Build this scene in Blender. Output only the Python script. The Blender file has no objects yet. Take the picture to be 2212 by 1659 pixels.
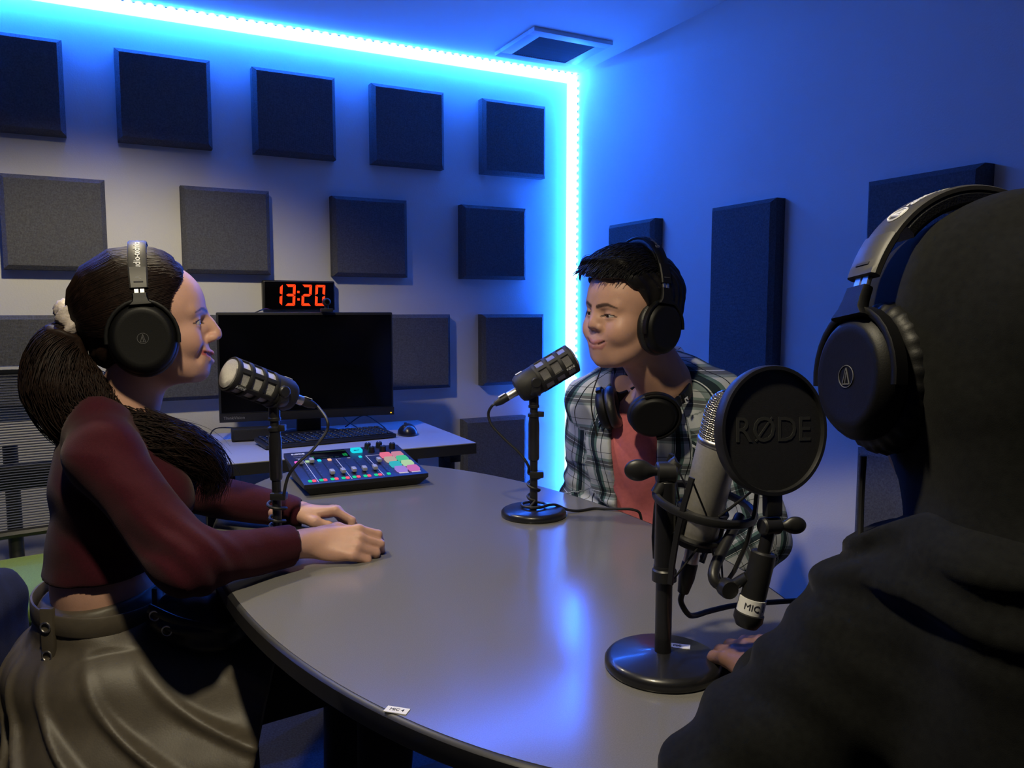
import bpy, bmesh, math, random
import numpy as np
from mathutils import Vector, Matrix

# ------------------------------------------------------------------ camera
scene = bpy.context.scene
COL = scene.collection
cam_d = bpy.data.cameras.new('camera')
cam = bpy.data.objects.new('camera', cam_d)
COL.objects.link(cam)
cam_d.sensor_width = 36.0
cam_d.lens = 1701.0 / 2212.0 * 36.0
cam_d.clip_start = 0.02
cam.location = (0, 0, 1.18)
cam.rotation_euler = (math.radians(90 - 5.29), 0, math.radians(-27.5))
scene.camera = cam
# ------------------------------------------------------------------ world, lights, exposure
w = bpy.data.worlds.new('room_dark')
scene.world = w
w.use_nodes = True
w.node_tree.nodes['Background'].inputs[0].default_value = (0.30, 0.35, 0.60, 1)
w.node_tree.nodes['Background'].inputs[1].default_value = 0.0
LED_BLOOM = 2.7          # strength of the added glow band that stands in for the strip's bloom
LED_CHIP = 1280.0        # strength of each LED chip
LED_COL = (0.006, 0.118, 1.0)
# two warm recessed downlights: (x, y, power, tilt, cone, softness)
DOWNLIGHTS = ((0.04, 1.99, 50.0, (-0.05, 0.16, -1.0), 124, 0.5), (0.02, 0.53, 72.0, (0.02, 0.04, -1.0), 110, 0.10))
ZC = 2.218
for dx_, dy_, pw_, aim_, size_, blend_ in DOWNLIGHTS:
    sp = bpy.data.lights.new('downlight_beam', 'SPOT')
    sp.energy = pw_
    sp.color = (1.0, 0.87, 0.60)
    sp.spot_size = math.radians(size_)
    sp.spot_blend = blend_
    sp.shadow_soft_size = 0.045
    spo = bpy.data.objects.new('downlight_beam', sp)
    COL.objects.link(spo)
    spo.location = (dx_, dy_, ZC - 0.055)
    spo.rotation_euler = Vector(aim_).to_track_quat('-Z', 'Y').to_euler()
vs = scene.view_settings
vs.view_transform = 'Standard'
vs.look = 'None'
vs.exposure = 0.0
vs.gamma = 1.0
vs.use_curve_mapping = False
random.seed(7)
RNG = np.random.default_rng(11)

# ------------------------------------------------------------------ materials
MATS = {}
def srgb(h):
    h = h.lstrip('#')
    c = [int(h[i:i + 2], 16) / 255 for i in (0, 2, 4)]
    return tuple(x / 12.92 if x <= 0.04045 else ((x + 0.055) / 1.055) ** 2.4 for x in c)

def mat(name, col, rough=0.6, metal=0.0, var=0.08, scale=60.0, bump=0.0, bscale=None, emit=None, estr=0.0,
        spec=0.5, coat=0.0, sss=0.0, alpha=1.0, sheen=0.0, attr=None, wave=None):
    """procedural principled material: noise-varied colour, noise bump, optional weave, optional point attribute tint"""
    m = bpy.data.materials.new(name)
    MATS[name] = m
    m.use_nodes = True
    nt = m.node_tree
    b = nt.nodes['Principled BSDF']
    if isinstance(col, str): col = srgb(col)
    L = nt.links.new
    tc = nt.nodes.new('ShaderNodeTexCoord')
    nz = nt.nodes.new('ShaderNodeTexNoise')
    nz.inputs['Scale'].default_value = scale
    nz.inputs['Detail'].default_value = 4
    L(tc.outputs['Object'], nz.inputs['Vector'])
    mr = nt.nodes.new('ShaderNodeMapRange')
    mr.inputs[1].default_value = 0.3; mr.inputs[2].default_value = 0.7
    mr.inputs[3].default_value = 1 - var; mr.inputs[4].default_value = 1 + var
    L(nz.outputs['Fac'], mr.inputs[0])
    mx = nt.nodes.new('ShaderNodeMix'); mx.data_type = 'RGBA'; mx.blend_type = 'MULTIPLY'
    mx.inputs[0].default_value = 1.0
    if attr:
        at = nt.nodes.new('ShaderNodeAttribute'); at.attribute_name = attr
        L(at.outputs['Color'], mx.inputs[6])
    else:
        mx.inputs[6].default_value = (*col, 1)
    L(mr.outputs[0], mx.inputs[7])
    L(mx.outputs[2], b.inputs['Base Color'])
    b.inputs['Roughness'].default_value = rough
    b.inputs['Metallic'].default_value = metal
    b.inputs['Specular IOR Level'].default_value = spec
    if coat: b.inputs['Coat Weight'].default_value = coat; b.inputs['Coat Roughness'].default_value = 0.1
    if sss:
        b.inputs['Subsurface Weight'].default_value = sss
        b.inputs['Subsurface Radius'].default_value = (0.010, 0.004, 0.002)
        b.inputs['Subsurface Scale'].default_value = 0.6
    if sheen: b.inputs['Sheen Weight'].default_value = sheen
    if alpha < 1: b.inputs['Alpha'].default_value = alpha
    if emit is not None:
        b.inputs['Emission Color'].default_value = (*(srgb(emit) if isinstance(emit, str) else emit), 1)
        b.inputs['Emission Strength'].default_value = estr
    h = None
    if bump:
        n2 = nt.nodes.new('ShaderNodeTexNoise'); n2.inputs['Scale'].default_value = bscale or scale * 4
        n2.inputs['Detail'].default_value = 3
        L(tc.outputs['Object'], n2.inputs['Vector'])
        h = n2.outputs['Fac']
        bp = nt.nodes.new('ShaderNodeBump'); bp.inputs['Strength'].default_value = bump
        bp.inputs['Distance'].default_value = 0.004
        if wave:                                   # woven cloth: two crossed wave textures
            acc = h
            for d in ('X', 'Z', 'Y'):
                wv = nt.nodes.new('ShaderNodeTexWave'); wv.bands_direction = d
                wv.inputs['Scale'].default_value = wave; wv.inputs['Distortion'].default_value = 2.5
                wv.inputs['Detail'].default_value = 2
                L(tc.outputs['Object'], wv.inputs['Vector'])
                ad = nt.nodes.new('ShaderNodeMath'); ad.operation = 'ADD'
                L(acc, ad.inputs[0]); L(wv.outputs['Fac'], ad.inputs[1]); acc = ad.outputs[0]
            h = acc
        L(h, bp.inputs['Height']); L(bp.outputs[0], b.inputs['Normal'])
    return m

def emitter(name, col, strength):
    m = bpy.data.materials.new(name); MATS[name] = m
    m.use_nodes = True
    nt = m.node_tree
    for n in list(nt.nodes): nt.nodes.remove(n)
    e = nt.nodes.new('ShaderNodeEmission'); o = nt.nodes.new('ShaderNodeOutputMaterial')
    e.inputs[0].default_value = (*(srgb(col) if isinstance(col, str) else col), 1)
    e.inputs[1].default_value = strength
    nt.links.new(e.outputs[0], o.inputs[0])
    return m

mat('wall_paint', (0.70, 0.69, 0.66), 0.75, var=0.03, scale=3, bump=0.12, bscale=220)
mat('ceiling_paint', (0.72, 0.72, 0.70), 0.8, var=0.02, scale=3, bump=0.1, bscale=180)
mat('unseen_wall_dark', (0.06, 0.06, 0.065), 0.95, var=0.2, scale=90, bump=0.4, bscale=200)  # invented dark finish for the unseen walls, cuts bounced light
mat('carpet', (0.035, 0.036, 0.045), 0.95, var=0.5, scale=180, bump=0.6, bscale=500)
mat('panel_fabric', (0.135, 0.136, 0.142), 0.95, var=0.22, scale=230, bump=0.5, bscale=500, wave=140, spec=0.1)
mat('laminate', (0.165, 0.160, 0.156), 0.17, var=0.10, scale=700, spec=0.30)
mat('desk_laminate', (0.34, 0.34, 0.35), 0.45, var=0.06, scale=500)
mat('black_edge', (0.016, 0.016, 0.018), 0.42, var=0.1)
mat('black_plastic', (0.014, 0.014, 0.015), 0.42, var=0.12, scale=120)
mat('matte_black', (0.012, 0.012, 0.013), 0.62, var=0.15, scale=200, bump=0.1, bscale=900)
mat('black_metal', (0.012, 0.012, 0.014), 0.32, var=0.1, coat=0.25)
mat('rubber_black', (0.010, 0.010, 0.011), 0.55, var=0.1)
mat('screen_glass', (0.0015, 0.0015, 0.002), 0.16, var=0.0, spec=0.25)
mat('silver_metal', (0.62, 0.60, 0.57), 0.34, 1.0, var=0.06, scale=300)
mat('nickel', (0.46, 0.44, 0.41), 0.42, 0.55, var=0.06, scale=300)
mat('mesh_silver', (0.50, 0.49, 0.47), 0.38, 0.85, var=0.2, scale=900, bump=0.7, bscale=1500)
mat('mesh_grey', (0.30, 0.29, 0.28), 0.5, 0.6, var=0.25, scale=900, bump=0.7, bscale=1500)
mat('grille_dark', (0.035, 0.033, 0.03), 0.6, 0.4, var=0.3, scale=900)
mat('paper_white', (0.75, 0.75, 0.76), 0.7, var=0.03)
mat('ink', (0.02, 0.02, 0.03), 0.7, var=0.0)
mat('print_white', (0.70, 0.71, 0.73), 0.6, var=0.05)
mat('print_grey', (0.26, 0.26, 0.27), 0.6, var=0.05)
mat('emblem_dim', (0.10, 0.10, 0.105), 0.5, var=0.05)
mat('print_dim', (0.020, 0.021, 0.021), 0.8, var=0.05)
mat('vent_white', (0.62, 0.63, 0.64), 0.5, var=0.03)
mat('vent_dark', (0.10, 0.10, 0.11), 0.7, var=0.1)
mat('green_fabric', (0.19, 0.30, 0.045), 0.85, var=0.15, scale=200, bump=0.3, bscale=600, sheen=0.2)
mat('chair_mesh', (0.030, 0.038, 0.085), 0.6, var=0.1, scale=300)
mat('chair_fabric', (0.0055, 0.006, 0.010), 0.9, var=0.3, scale=300, bump=0.3, bscale=700)
mat('skin', (0.5, 0.3, 0.2), 0.47, var=0.05, scale=35, bump=0.06, bscale=420, sss=0.12, attr='tint', spec=0.35)
mat('eye', (0.8, 0.8, 0.8), 0.12, var=0.0, attr='tint', coat=0.4)
mat('hair_brown', (0.013, 0.0062, 0.0040), 0.55, var=0.45, scale=160, spec=0.22)
mat('hair_black', (0.0045, 0.0038, 0.004), 0.45, var=0.3, scale=160, spec=0.3)
mat('maroon_knit', (0.040, 0.0040, 0.0095), 0.85, var=0.14, scale=300, bump=0.25, bscale=900, sheen=0.08, spec=0.12)
mat('taupe_leather', (0.080, 0.066, 0.048), 0.50, var=0.12, scale=40, bump=0.05, bscale=350)
mat('black_bag', (0.008, 0.008, 0.011), 0.38, var=0.2, scale=90, bump=0.1, bscale=500)
mat('black_tights', (0.006, 0.006, 0.007), 0.8, var=0.2)
mat('pink_cotton', (0.52, 0.135, 0.155), 0.85, var=0.07, scale=120, bump=0.15, bscale=700)
mat('dark_hoodie', (0.0060, 0.0064, 0.0060), 0.92, var=0.25, scale=160, bump=0.12, bscale=1500, sheen=0.04, spec=0.10)
mat('dark_cloth', (0.0045, 0.0045, 0.005), 0.9, var=0.25, scale=160, spec=0.1)
mat('denim_dark', (0.012, 0.014, 0.022), 0.85, var=0.2, scale=200)
mat('scrunchie_satin', (0.45, 0.39, 0.36), 0.5, var=0.2, scale=60, bump=0.3, bscale=160)
mat('knob_black', (0.008, 0.008, 0.009), 0.38, var=0.1)
mat('mixer_navy', (0.012, 0.013, 0.030), 0.42, var=0.1, scale=200)
mat('fader_cap', (0.35, 0.36, 0.42), 0.35, var=0.05)
mat('headphone_black', (0.0030, 0.0030, 0.0030), 0.5, spec=0.25, var=0.12, scale=150, bump=0.05, bscale=900)
mat('headband_grey', (0.040, 0.038, 0.034), 0.50, var=0.08, scale=120)
mat('leatherette', (0.008, 0.008, 0.008), 0.42, var=0.15, scale=160, bump=0.2, bscale=600)
emitter('led_bloom', (0.42, 0.75, 1.0), LED_BLOOM)
emitter('led_chip', LED_COL, LED_CHIP)
emitter('lamp_lens', (1.0, 0.86, 0.66), 6.0)
emitter('digit_red', (1.0, 0.045, 0.008), 1.6)
emitter('power_amber', (1.0, 0.55, 0.02), 1.2)
for nme, c, s in (('glow_green', '#1fc08a', 0.9), ('glow_red', '#ee5575', 0.9), ('glow_cyan', '#19c5d8', 0.9),
                  ('glow_pink', '#e0708e', 0.75), ('glow_rose', '#c888a0', 0.7), ('glow_sand', '#b8a8a0', 0.7),
                  ('glow_mint', '#4cc49a', 0.7), ('glow_teal', '#38b0c0', 0.75), ('glow_lime', '#a8c8a0', 0.8),
                  ('glow_violet', '#9a7fd8', 0.75), ('glow_orchid', '#c46cb4', 0.75), ('glow_peach', '#f0b090', 0.9),
                  ('glow_magenta', '#e060c0', 0.9), ('meter_green', '#1c9a50', 0.5), ('screen_text', '#385048', 0.4)):
    emitter(nme, c, s * 1.35)

# ------------------------------------------------------------------ mesh helpers
def link(o, parent=None):
    COL.objects.link(o)
    if parent is not None:
        o.parent = parent
        o.matrix_parent_inverse = ROOTM.get(parent.name, Matrix.Identity(4)).inverted()
    return o
ROOTM = {}

def tag(o, label=None, cat=None, group=None, kind=None):
    if label: o['label'] = label
    if cat: o['category'] = cat
    if group: o['group'] = group
    if kind: o['kind'] = kind
    return o

def thing(name, label, cat, loc=(0, 0, 0), rz=0.0, group=None):
    o = bpy.data.objects.new(name, None)
    o.empty_display_size = 0.05
    o.location = loc
    o.rotation_euler = (0, 0, rz)
    COL.objects.link(o)
    ROOTM[o.name] = Matrix.Translation(loc) @ Matrix.Rotation(rz, 4, 'Z')
    return tag(o, label, cat, group)

def mesh_obj(name, V, F, m, parent=None, smooth=40, mats=None, midx=None, tint=None, puv=None):
    me = bpy.data.meshes.new(name)
    if isinstance(V, np.ndarray) and isinstance(F, np.ndarray) and F.ndim == 2:
        n = F.shape[1]
        me.vertices.add(len(V)); me.vertices.foreach_set('co', V.astype(np.float32).ravel())
        me.loops.add(F.size); me.loops.foreach_set('vertex_index', F.astype(np.int32).ravel())
        me.polygons.add(len(F))
        me.polygons.foreach_set('loop_start', np.arange(0, F.size, n, dtype=np.int32))
        me.update(calc_edges=True)
    else:
        me.from_pydata([tuple(v) for v in V], [], [tuple(f) for f in F])
    for k in (mats or [m]):
        me.materials.append(MATS[k])
    if midx is not None:
        me.polygons.foreach_set('material_index', np.asarray(midx, dtype=np.int32))
    if smooth:
        me.polygons.foreach_set('use_smooth', np.ones(len(me.polygons), dtype=bool))
        if smooth < 180: me.set_sharp_from_angle(angle=math.radians(smooth))
    if tint is not None:
        a = me.attributes.new('tint', 'FLOAT_COLOR', 'POINT')
        a.data.foreach_set('color', np.c_[tint, np.ones(len(tint))].astype(np.float32).ravel())
    if puv is not None:
        a = me.attributes.new('puv', 'FLOAT_VECTOR', 'POINT')
        a.data.foreach_set('vector', puv.astype(np.float32).ravel())
    me.update()
    o = bpy.data.objects.new(name, me)
    return link(o, parent)

def frame(o, z, x=None):
    """matrix whose local z looks along z (x a hint for local x)"""
    z = Vector(z).normalized()
    x = Vector(x) if x is not None else (Vector((1, 0, 0)) if abs(z.x) < 0.9 else Vector((0, 1, 0)))
    y = z.cross(x).normalized(); x = y.cross(z)
    M = Matrix((x, y, z)).transposed().to_4x4()
    M.translation = Vector(o)
    return M

_bb = {}
def bbox_mesh(sx, sy, sz, b, seg=2):
    k = (round(sx, 5), round(sy, 5), round(sz, 5), round(b, 5), seg)
    if k not in _bb:
        bm = bmesh.new()
        bmesh.ops.create_cube(bm, size=1.0)
        bmesh.ops.scale(bm, vec=(sx, sy, sz), verts=bm.verts)
        if b > 0:
            bmesh.ops.bevel(bm, geom=list(bm.edges), offset=b, segments=seg, affect='EDGES', profile=0.6)
        bm.verts.ensure_lookup_table()
        _bb[k] = ([v.co.copy() for v in bm.verts], [[v.index for v in f.verts] for f in bm.faces])
        bm.free()
    return _bb[k]

class MB:
    def __init__(s): s.V = []; s.F = []; s.I = []; s.cur = 0
    def add(s, V, F, M=None):
        n = len(s.V)
        for v in V:
            v = Vector(v)
            s.V.append(M @ v if M is not None else v)
        for f in F:
            s.F.append([i + n for i in f]); s.I.append(s.cur)
        return s
    def box(s, c, size, b=0.0, R=None, seg=2):
        V, F = bbox_mesh(*size, b, seg)
        M = Matrix.Translation(Vector(c))
        if R is not None: M = M @ R.to_4x4()
        return s.add(V, F, M)
    def lathe(s, prof, M=None, n=32, sx=1.0, sy=1.0):
        V = []; F = []; idx = []
        for r, h in prof:
            if r < 1e-6:
                idx.append([len(V)]); V.append((0, 0, h))
            else:
                idx.append(list(range(len(V), len(V) + n)))
                for k in range(n):
                    a = 2 * math.pi * k / n
                    V.append((r * math.cos(a) * sx, r * math.sin(a) * sy, h))
        for a, b in zip(idx[:-1], idx[1:]):
            if len(a) == 1 and len(b) == 1: continue
            for k in range(n):
                k2 = (k + 1) % n
                if len(a) == 1: F.append((a[0], b[k2], b[k]))
                elif len(b) == 1: F.append((a[k], a[k2], b[0]))
                else: F.append((a[k], a[k2], b[k2], b[k]))
        if len(idx[0]) > 1: F.append(tuple(reversed(idx[0])))
        if len(idx[-1]) > 1: F.append(tuple(idx[-1]))
        return s.add(V, F, M)
    def cyl(s, a, b, r, r2=None, n=20, bev=0.0):
        a = Vector(a); b = Vector(b); L = (b - a).length
        r2 = r if r2 is None else r2
        p = [(r, 0), (r2, L)]
        if bev: p = [(r - bev, 0), (r, bev), (r2, L - bev), (r2 - bev, L)]
        return s.lathe(p, frame(a, b - a), n)
    def tube(s, pts, r, n=8, closed=False, caps=True, flat=1.0):
        pts = [Vector(p) for p in pts]; N = len(pts)
        rs = r if hasattr(r, '__len__') else [r] * N
        V = []; F = []; up = None
        for i, p in enumerate(pts):
            if closed: t = pts[(i + 1) % N] - pts[i - 1]
            else: t = pts[min(i + 1, N - 1)] - pts[max(i - 1, 0)]
            if t.length < 1e-9: t = Vector((0, 0, 1))
            t.normalize()
            if up is None:
                up = Vector((0, 0, 1)) if abs(t.z) < 0.9 else Vector((1, 0, 0))
            u = (up - t * up.dot(t))
            if u.length < 1e-6: u = t.orthogonal()
            u.normalize(); up = u
            v = t.cross(u)
            for k in range(n):
                a = 2 * math.pi * k / n
                V.append(p + (u * math.cos(a) * flat + v * math.sin(a)) * rs[i])
        for i in range(N if closed else N - 1):
            j = (i + 1) % N
            for k in range(n):
                k2 = (k + 1) % n
                F.append((i * n + k, i * n + k2, j * n + k2, j * n + k))
        if caps and not closed:
            F.append(tuple(reversed(range(n)))); F.append(tuple(range((N - 1) * n, N * n)))
        return s.add(V, F)
    def strip(s, pts, wdir, width, thick, closed=False):
        """flat band with rounded edges: follows pts, wide along wdir[i], thick along the normal"""
        pts = [Vector(p) for p in pts]; N = len(pts); V = []; F = []
        prof = [(-.5, -.25), (-.42, -.5), (.42, -.5), (.5, -.25), (.5, .25), (.42, .5), (-.42, .5), (-.5, .25)]
        for i, p in enumerate(pts):
            t = (pts[min(i + 1, N - 1)] - pts[max(i - 1, 0)]).normalized()
            wd = Vector(wdir[i] if hasattr(wdir[0], '__len__') else wdir)
            wd = (wd - t * wd.dot(t)).normalized(); nn = t.cross(wd)
            ww = width[i] if hasattr(width, '__len__') else width
            th = thick[i] if hasattr(thick, '__len__') else thick
            for a, b in prof: V.append(p + wd * a * ww + nn * b * th)
        for i in range(N - 1):
            for k in range(8):
                k2 = (k + 1) % 8
                F.append((i * 8 + k, i * 8 + k2, i * 8 + 8 + k2, i * 8 + 8 + k))
        F.append(tuple(reversed(range(8)))); F.append(tuple(range((N - 1) * 8, N * 8)))
        return s.add(V, F)
    def prism(s, poly, h, M=None):
        n = len(poly)
        V = [(x, y, 0) for x, y in poly] + [(x, y, h) for x, y in poly]
        F = [tuple(reversed(range(n))), tuple(range(n, 2 * n))]
        F += [(i, (i + 1) % n, n + (i + 1) % n, n + i) for i in range(n)]
        return s.add(V, F, M)
    def build(s, name, m, parent=None, smooth=40, mats=None):
        return mesh_obj(name, s.V, s.F, m, parent, smooth, mats, s.I if mats else None)

def smooth_path(pts, n=8, closed=False):
    """Catmull-Rom through pts"""
    P = [np.array(p, float) for p in pts]; out = []; N = len(P)
    for i in range(N if closed else N - 1):
        p1, p2 = P[i], P[(i + 1) % N]
        p0 = P[i - 1] if (i > 0 or closed) else 2 * p1 - p2
        p3 = P[(i + 2) % N] if (i + 2 < N or closed) else 2 * p2 - p1
        for k in range(n):
            t = k / n
            out.append(0.5 * (2 * p1 + (p2 - p0) * t + (2 * p0 - 5 * p1 + 4 * p2 - p3) * t * t + (-p0 + 3 * p1 - 3 * p2 + p3) * t ** 3))
    if not closed: out.append(P[-1])
    return [Vector(p) for p in out]

def text_mesh(body, size, depth=0.0004, align='CENTER', shear=0.0, spacing=1.0, bold=0.0):
    cu = bpy.data.curves.new('lettering', 'FONT')
    cu.body = body; cu.size = size; cu.extrude = depth; cu.align_x = align; cu.align_y = 'CENTER'
    cu.shear = shear; cu.space_character = spacing; cu.offset = bold; cu.resolution_u = 3
    o = bpy.data.objects.new('lettering', cu)
    COL.objects.link(o)
    dg = bpy.context.evaluated_depsgraph_get()
    me = bpy.data.meshes.new_from_object(o.evaluated_get(dg))
    V = [v.co.copy() for v in me.vertices]; F = [list(p.vertices) for p in me.polygons]
    bpy.data.objects.remove(o); bpy.data.meshes.remove(me); bpy.data.curves.remove(cu)
    return V, F

def lettering(name, body, size, M, m, parent, depth=0.0004, **k):
    V, F = text_mesh(body, size, depth, **k)
    return MB().add(V, F, M).build(name, m, parent, smooth=0)

def copy_tree(o, parent=None):
    c = o.copy(); COL.objects.link(c)
    c.parent = parent
    if parent is not None: c.matrix_parent_inverse = o.matrix_parent_inverse.copy()
    for ch in list(o.children): copy_tree(ch, c)
    return c

# ------------------------------------------------------------------ implicit surfaces (for bodies, hair and cloth)
def axis(*spans):
    """spans (a, b, step) joined into one rising coordinate array"""
    out = []
    for a, b, st in spans:
        n = max(1, int(round((b - a) / st)))
        out.append(np.linspace(a, b, n, endpoint=False))
    out.append([spans[-1][1]])
    return np.concatenate(out).astype(np.float32)

class Field:
    def __init__(s, xs, ys, zs):
        s.xs, s.ys, s.zs = xs, ys, zs
        s.D = np.full((len(xs), len(ys), len(zs)), 0.2, np.float32)
    def region(s, lo, hi):
        sl = []
        for a, l, h in ((s.xs, lo[0], hi[0]), (s.ys, lo[1], hi[1]), (s.zs, lo[2], hi[2])):
            i = max(0, np.searchsorted(a, l) - 1); j = min(len(a), np.searchsorted(a, h) + 1)
            if j - i < 1: return None
            sl.append(slice(i, j))
        return tuple(sl)
    def pts(s, sl):
        return np.stack(np.meshgrid(s.xs[sl[0]], s.ys[sl[1]], s.zs[sl[2]], indexing='ij'), -1)
    def comb(s, sl, d, k, op):
        a = s.D[sl]
        if op == 'sub': d = -d
        if op == 'union':
            if k <= 0: r = np.minimum(a, d)
            else:
                h = np.clip(0.5 + 0.5 * (a - d) / k, 0, 1); r = a * (1 - h) + d * h - k * h * (1 - h)
        else:
            if k <= 0: r = np.maximum(a, d)
            else:
                h = np.clip(0.5 - 0.5 * (a - d) / k, 0, 1); r = a * (1 - h) + d * h + k * h * (1 - h)
        s.D[sl] = r
    def ell(s, c, r, M=None, k=0.01, op='union'):
        """ellipsoid at c (local to M) with radii r"""
        c = np.array(c, np.float32); r = np.array(r, np.float32)
        mw = np.array(M) if M is not None else np.eye(4)
        cw = mw[:3, :3] @ c + mw[:3, 3]
        ext = np.sqrt(((mw[:3, :3] * r) ** 2).sum(1)) + k * 1.1 + 0.015
        sl = s.region(cw - ext, cw + ext)
        if sl is None: return s
        q = ((s.pts(sl) - cw.astype(np.float32)) @ mw[:3, :3].astype(np.float32)) / r
        k0 = np.sqrt((q * q).sum(-1)); k1 = np.sqrt(((q / r) ** 2).sum(-1)) + 1e-9
        d = np.where(k0 < 0.05, -r.min(), k0 * (k0 - 1) / k1)
        s.comb(sl, d, k, op); return s
    def cap(s, a, b, ra, rb=None, M=None, k=0.01, op='union', flat=None):
        """tapered capsule; flat=(dir, f) squashes its section along dir by f"""
        rb = ra if rb is None else rb
        mw = np.array(M) if M is not None else np.eye(4)
        a = (mw[:3, :3] @ np.array(a, float) + mw[:3, 3]).astype(np.float32)
        b = (mw[:3, :3] @ np.array(b, float) + mw[:3, 3]).astype(np.float32)
        e = max(ra, rb) * (1 if flat is None else max(1, 1 / flat[1])) + k * 1.1 + 0.015
        sl = s.region(np.minimum(a, b) - e, np.maximum(a, b) + e)
        if sl is None: return s
        p = s.pts(sl) - a; ab = b - a
        t = np.clip((p @ ab) / max(float(ab @ ab), 1e-12), 0, 1)
        q = p - t[..., None] * ab
        rr = ra + (rb - ra) * t
        if flat is not None:
            f = mw[:3, :3] @ np.array(flat[0], float); f = (f / np.linalg.norm(f)).astype(np.float32)
            al = q @ f
            l2 = (q * q).sum(-1) - al * al + (al / flat[1]) ** 2
            d = (np.sqrt(np.maximum(l2, 0)) - rr) * min(1, flat[1])
        else: d = np.sqrt((q * q).sum(-1)) - rr
        s.comb(sl, d, k, op); return s
    def chain(s, pts, rs, M=None, k=0.01, **kw):
        for i in range(len(pts) - 1): s.cap(pts[i], pts[i + 1], rs[i], rs[i + 1], M, k, **kw)
        return s
    def plane(s, o, n, k=0.004):
        """keep only the side opposite to n"""
        o = np.array(o, np.float32); n = np.array(n, np.float32); n /= np.linalg.norm(n)
        sl = (slice(None),) * 3
        s.comb(sl, (s.pts(sl) - o) @ n, k, 'inter'); return s
    def warp(s, fn, lo=None, hi=None):
        sl = s.region(lo, hi) if lo is not None else (slice(None),) * 3
        if sl is None: return s
        s.D[sl] += fn(s.pts(sl)).astype(np.float32); return s
    def mesh(s):
        D = s.D
        D[[0, -1]] = 0.05; D[:, [0, -1]] = 0.05; D[:, :, [0, -1]] = 0.05
        ins = D < 0
        cnt = np.zeros(tuple(n - 1 for n in D.shape), np.int8)
        corners = [(i, j, k) for i in (0, 1) for j in (0, 1) for k in (0, 1)]
        def sh(A, c): return A[c[0]:A.shape[0] - 1 + c[0], c[1]:A.shape[1] - 1 + c[1], c[2]:A.shape[2] - 1 + c[2]]
        for c in corners: cnt += sh(ins, c)
        mixed = (cnt > 0) & (cnt < 8)
        I, J, K = np.nonzero(mixed)
        idx = np.full(mixed.shape, -1, np.int32); idx[I, J, K] = np.arange(len(I))
        val = np.stack([D[I + c[0], J + c[1], K + c[2]] for c in corners], 1)
        pos = np.zeros((len(I), 3)); n = np.zeros(len(I))
        for a in range(8):
            for b in range(a + 1, 8):
                ca, cb = np.array(corners[a]), np.array(corners[b])
                if np.abs(ca - cb).sum() != 1: continue
                va, vb = val[:, a], val[:, b]
                m = (va < 0) != (vb < 0)
                t = np.where(m, va / np.where(m, va - vb, 1), 0)
                pos += np.where(m[:, None], ca + t[:, None] * (cb - ca), 0); n += m
        pos /= n[:, None]
        P = np.stack([s.xs[I] + pos[:, 0] * (s.xs[I + 1] - s.xs[I]), s.ys[J] + pos[:, 1] * (s.ys[J + 1] - s.ys[J]),
                      s.zs[K] + pos[:, 2] * (s.zs[K + 1] - s.zs[K])], 1)
        Q = []
        for ax in range(3):
            A = ins.take(range(0, D.shape[ax] - 1), ax); B = ins.take(range(1, D.shape[ax]), ax)
            e = np.argwhere(A != B)
            o1, o2 = [(1, 2), (2, 0), (0, 1)][ax]
            e = e[(e[:, o1] > 0) & (e[:, o2] > 0) & (e[:, o1] < D.shape[o1] - 1) & (e[:, o2] < D.shape[o2] - 1)]
            def cell(d1, d2):
                q = e.copy(); q[:, o1] -= d1; q[:, o2] -= d2
                return idx[q[:, 0], q[:, 1], q[:, 2]]
            q = np.stack([cell(1, 1), cell(0, 1), cell(0, 0), cell(1, 0)], 1)
            flip = ~A[e[:, 0], e[:, 1], e[:, 2]]
            q[flip] = q[flip][:, ::-1]
            Q.append(q)
        Q = np.concatenate(Q)
        return P, Q[(Q >= 0).all(1)]

def relax(P, Q, n=1, lam=0.5):
    """light Laplacian smoothing of a quad mesh"""
    for _ in range(n):
        acc = np.zeros_like(P); cnt = np.zeros(len(P))
        for a, b in ((0, 1), (1, 2), (2, 3), (3, 0)):
            np.add.at(acc, Q[:, a], P[Q[:, b]]); np.add.at(cnt, Q[:, a], 1)
            np.add.at(acc, Q[:, b], P[Q[:, a]]); np.add.at(cnt, Q[:, b], 1)
        P = P + lam * (acc / np.maximum(cnt, 1)[:, None] - P)
    return P

def wob(p, f, seed=0, oct=3):
    """cheap smooth noise in about -1..1"""
    r = np.random.default_rng(seed); o = 0
    for i in range(oct):
        d = r.normal(size=(3, 3)); d /= np.linalg.norm(d, axis=0)
        ph = r.uniform(0, 6.28, 3)
        q = (p @ d.astype(np.float32)) * (f * 1.7 ** i) + ph
        o = o + np.sin(q[..., 0] + 1.3 * np.sin(q[..., 1])) * np.cos(q[..., 2]) / 1.5 ** i
    return o / 1.6

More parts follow.
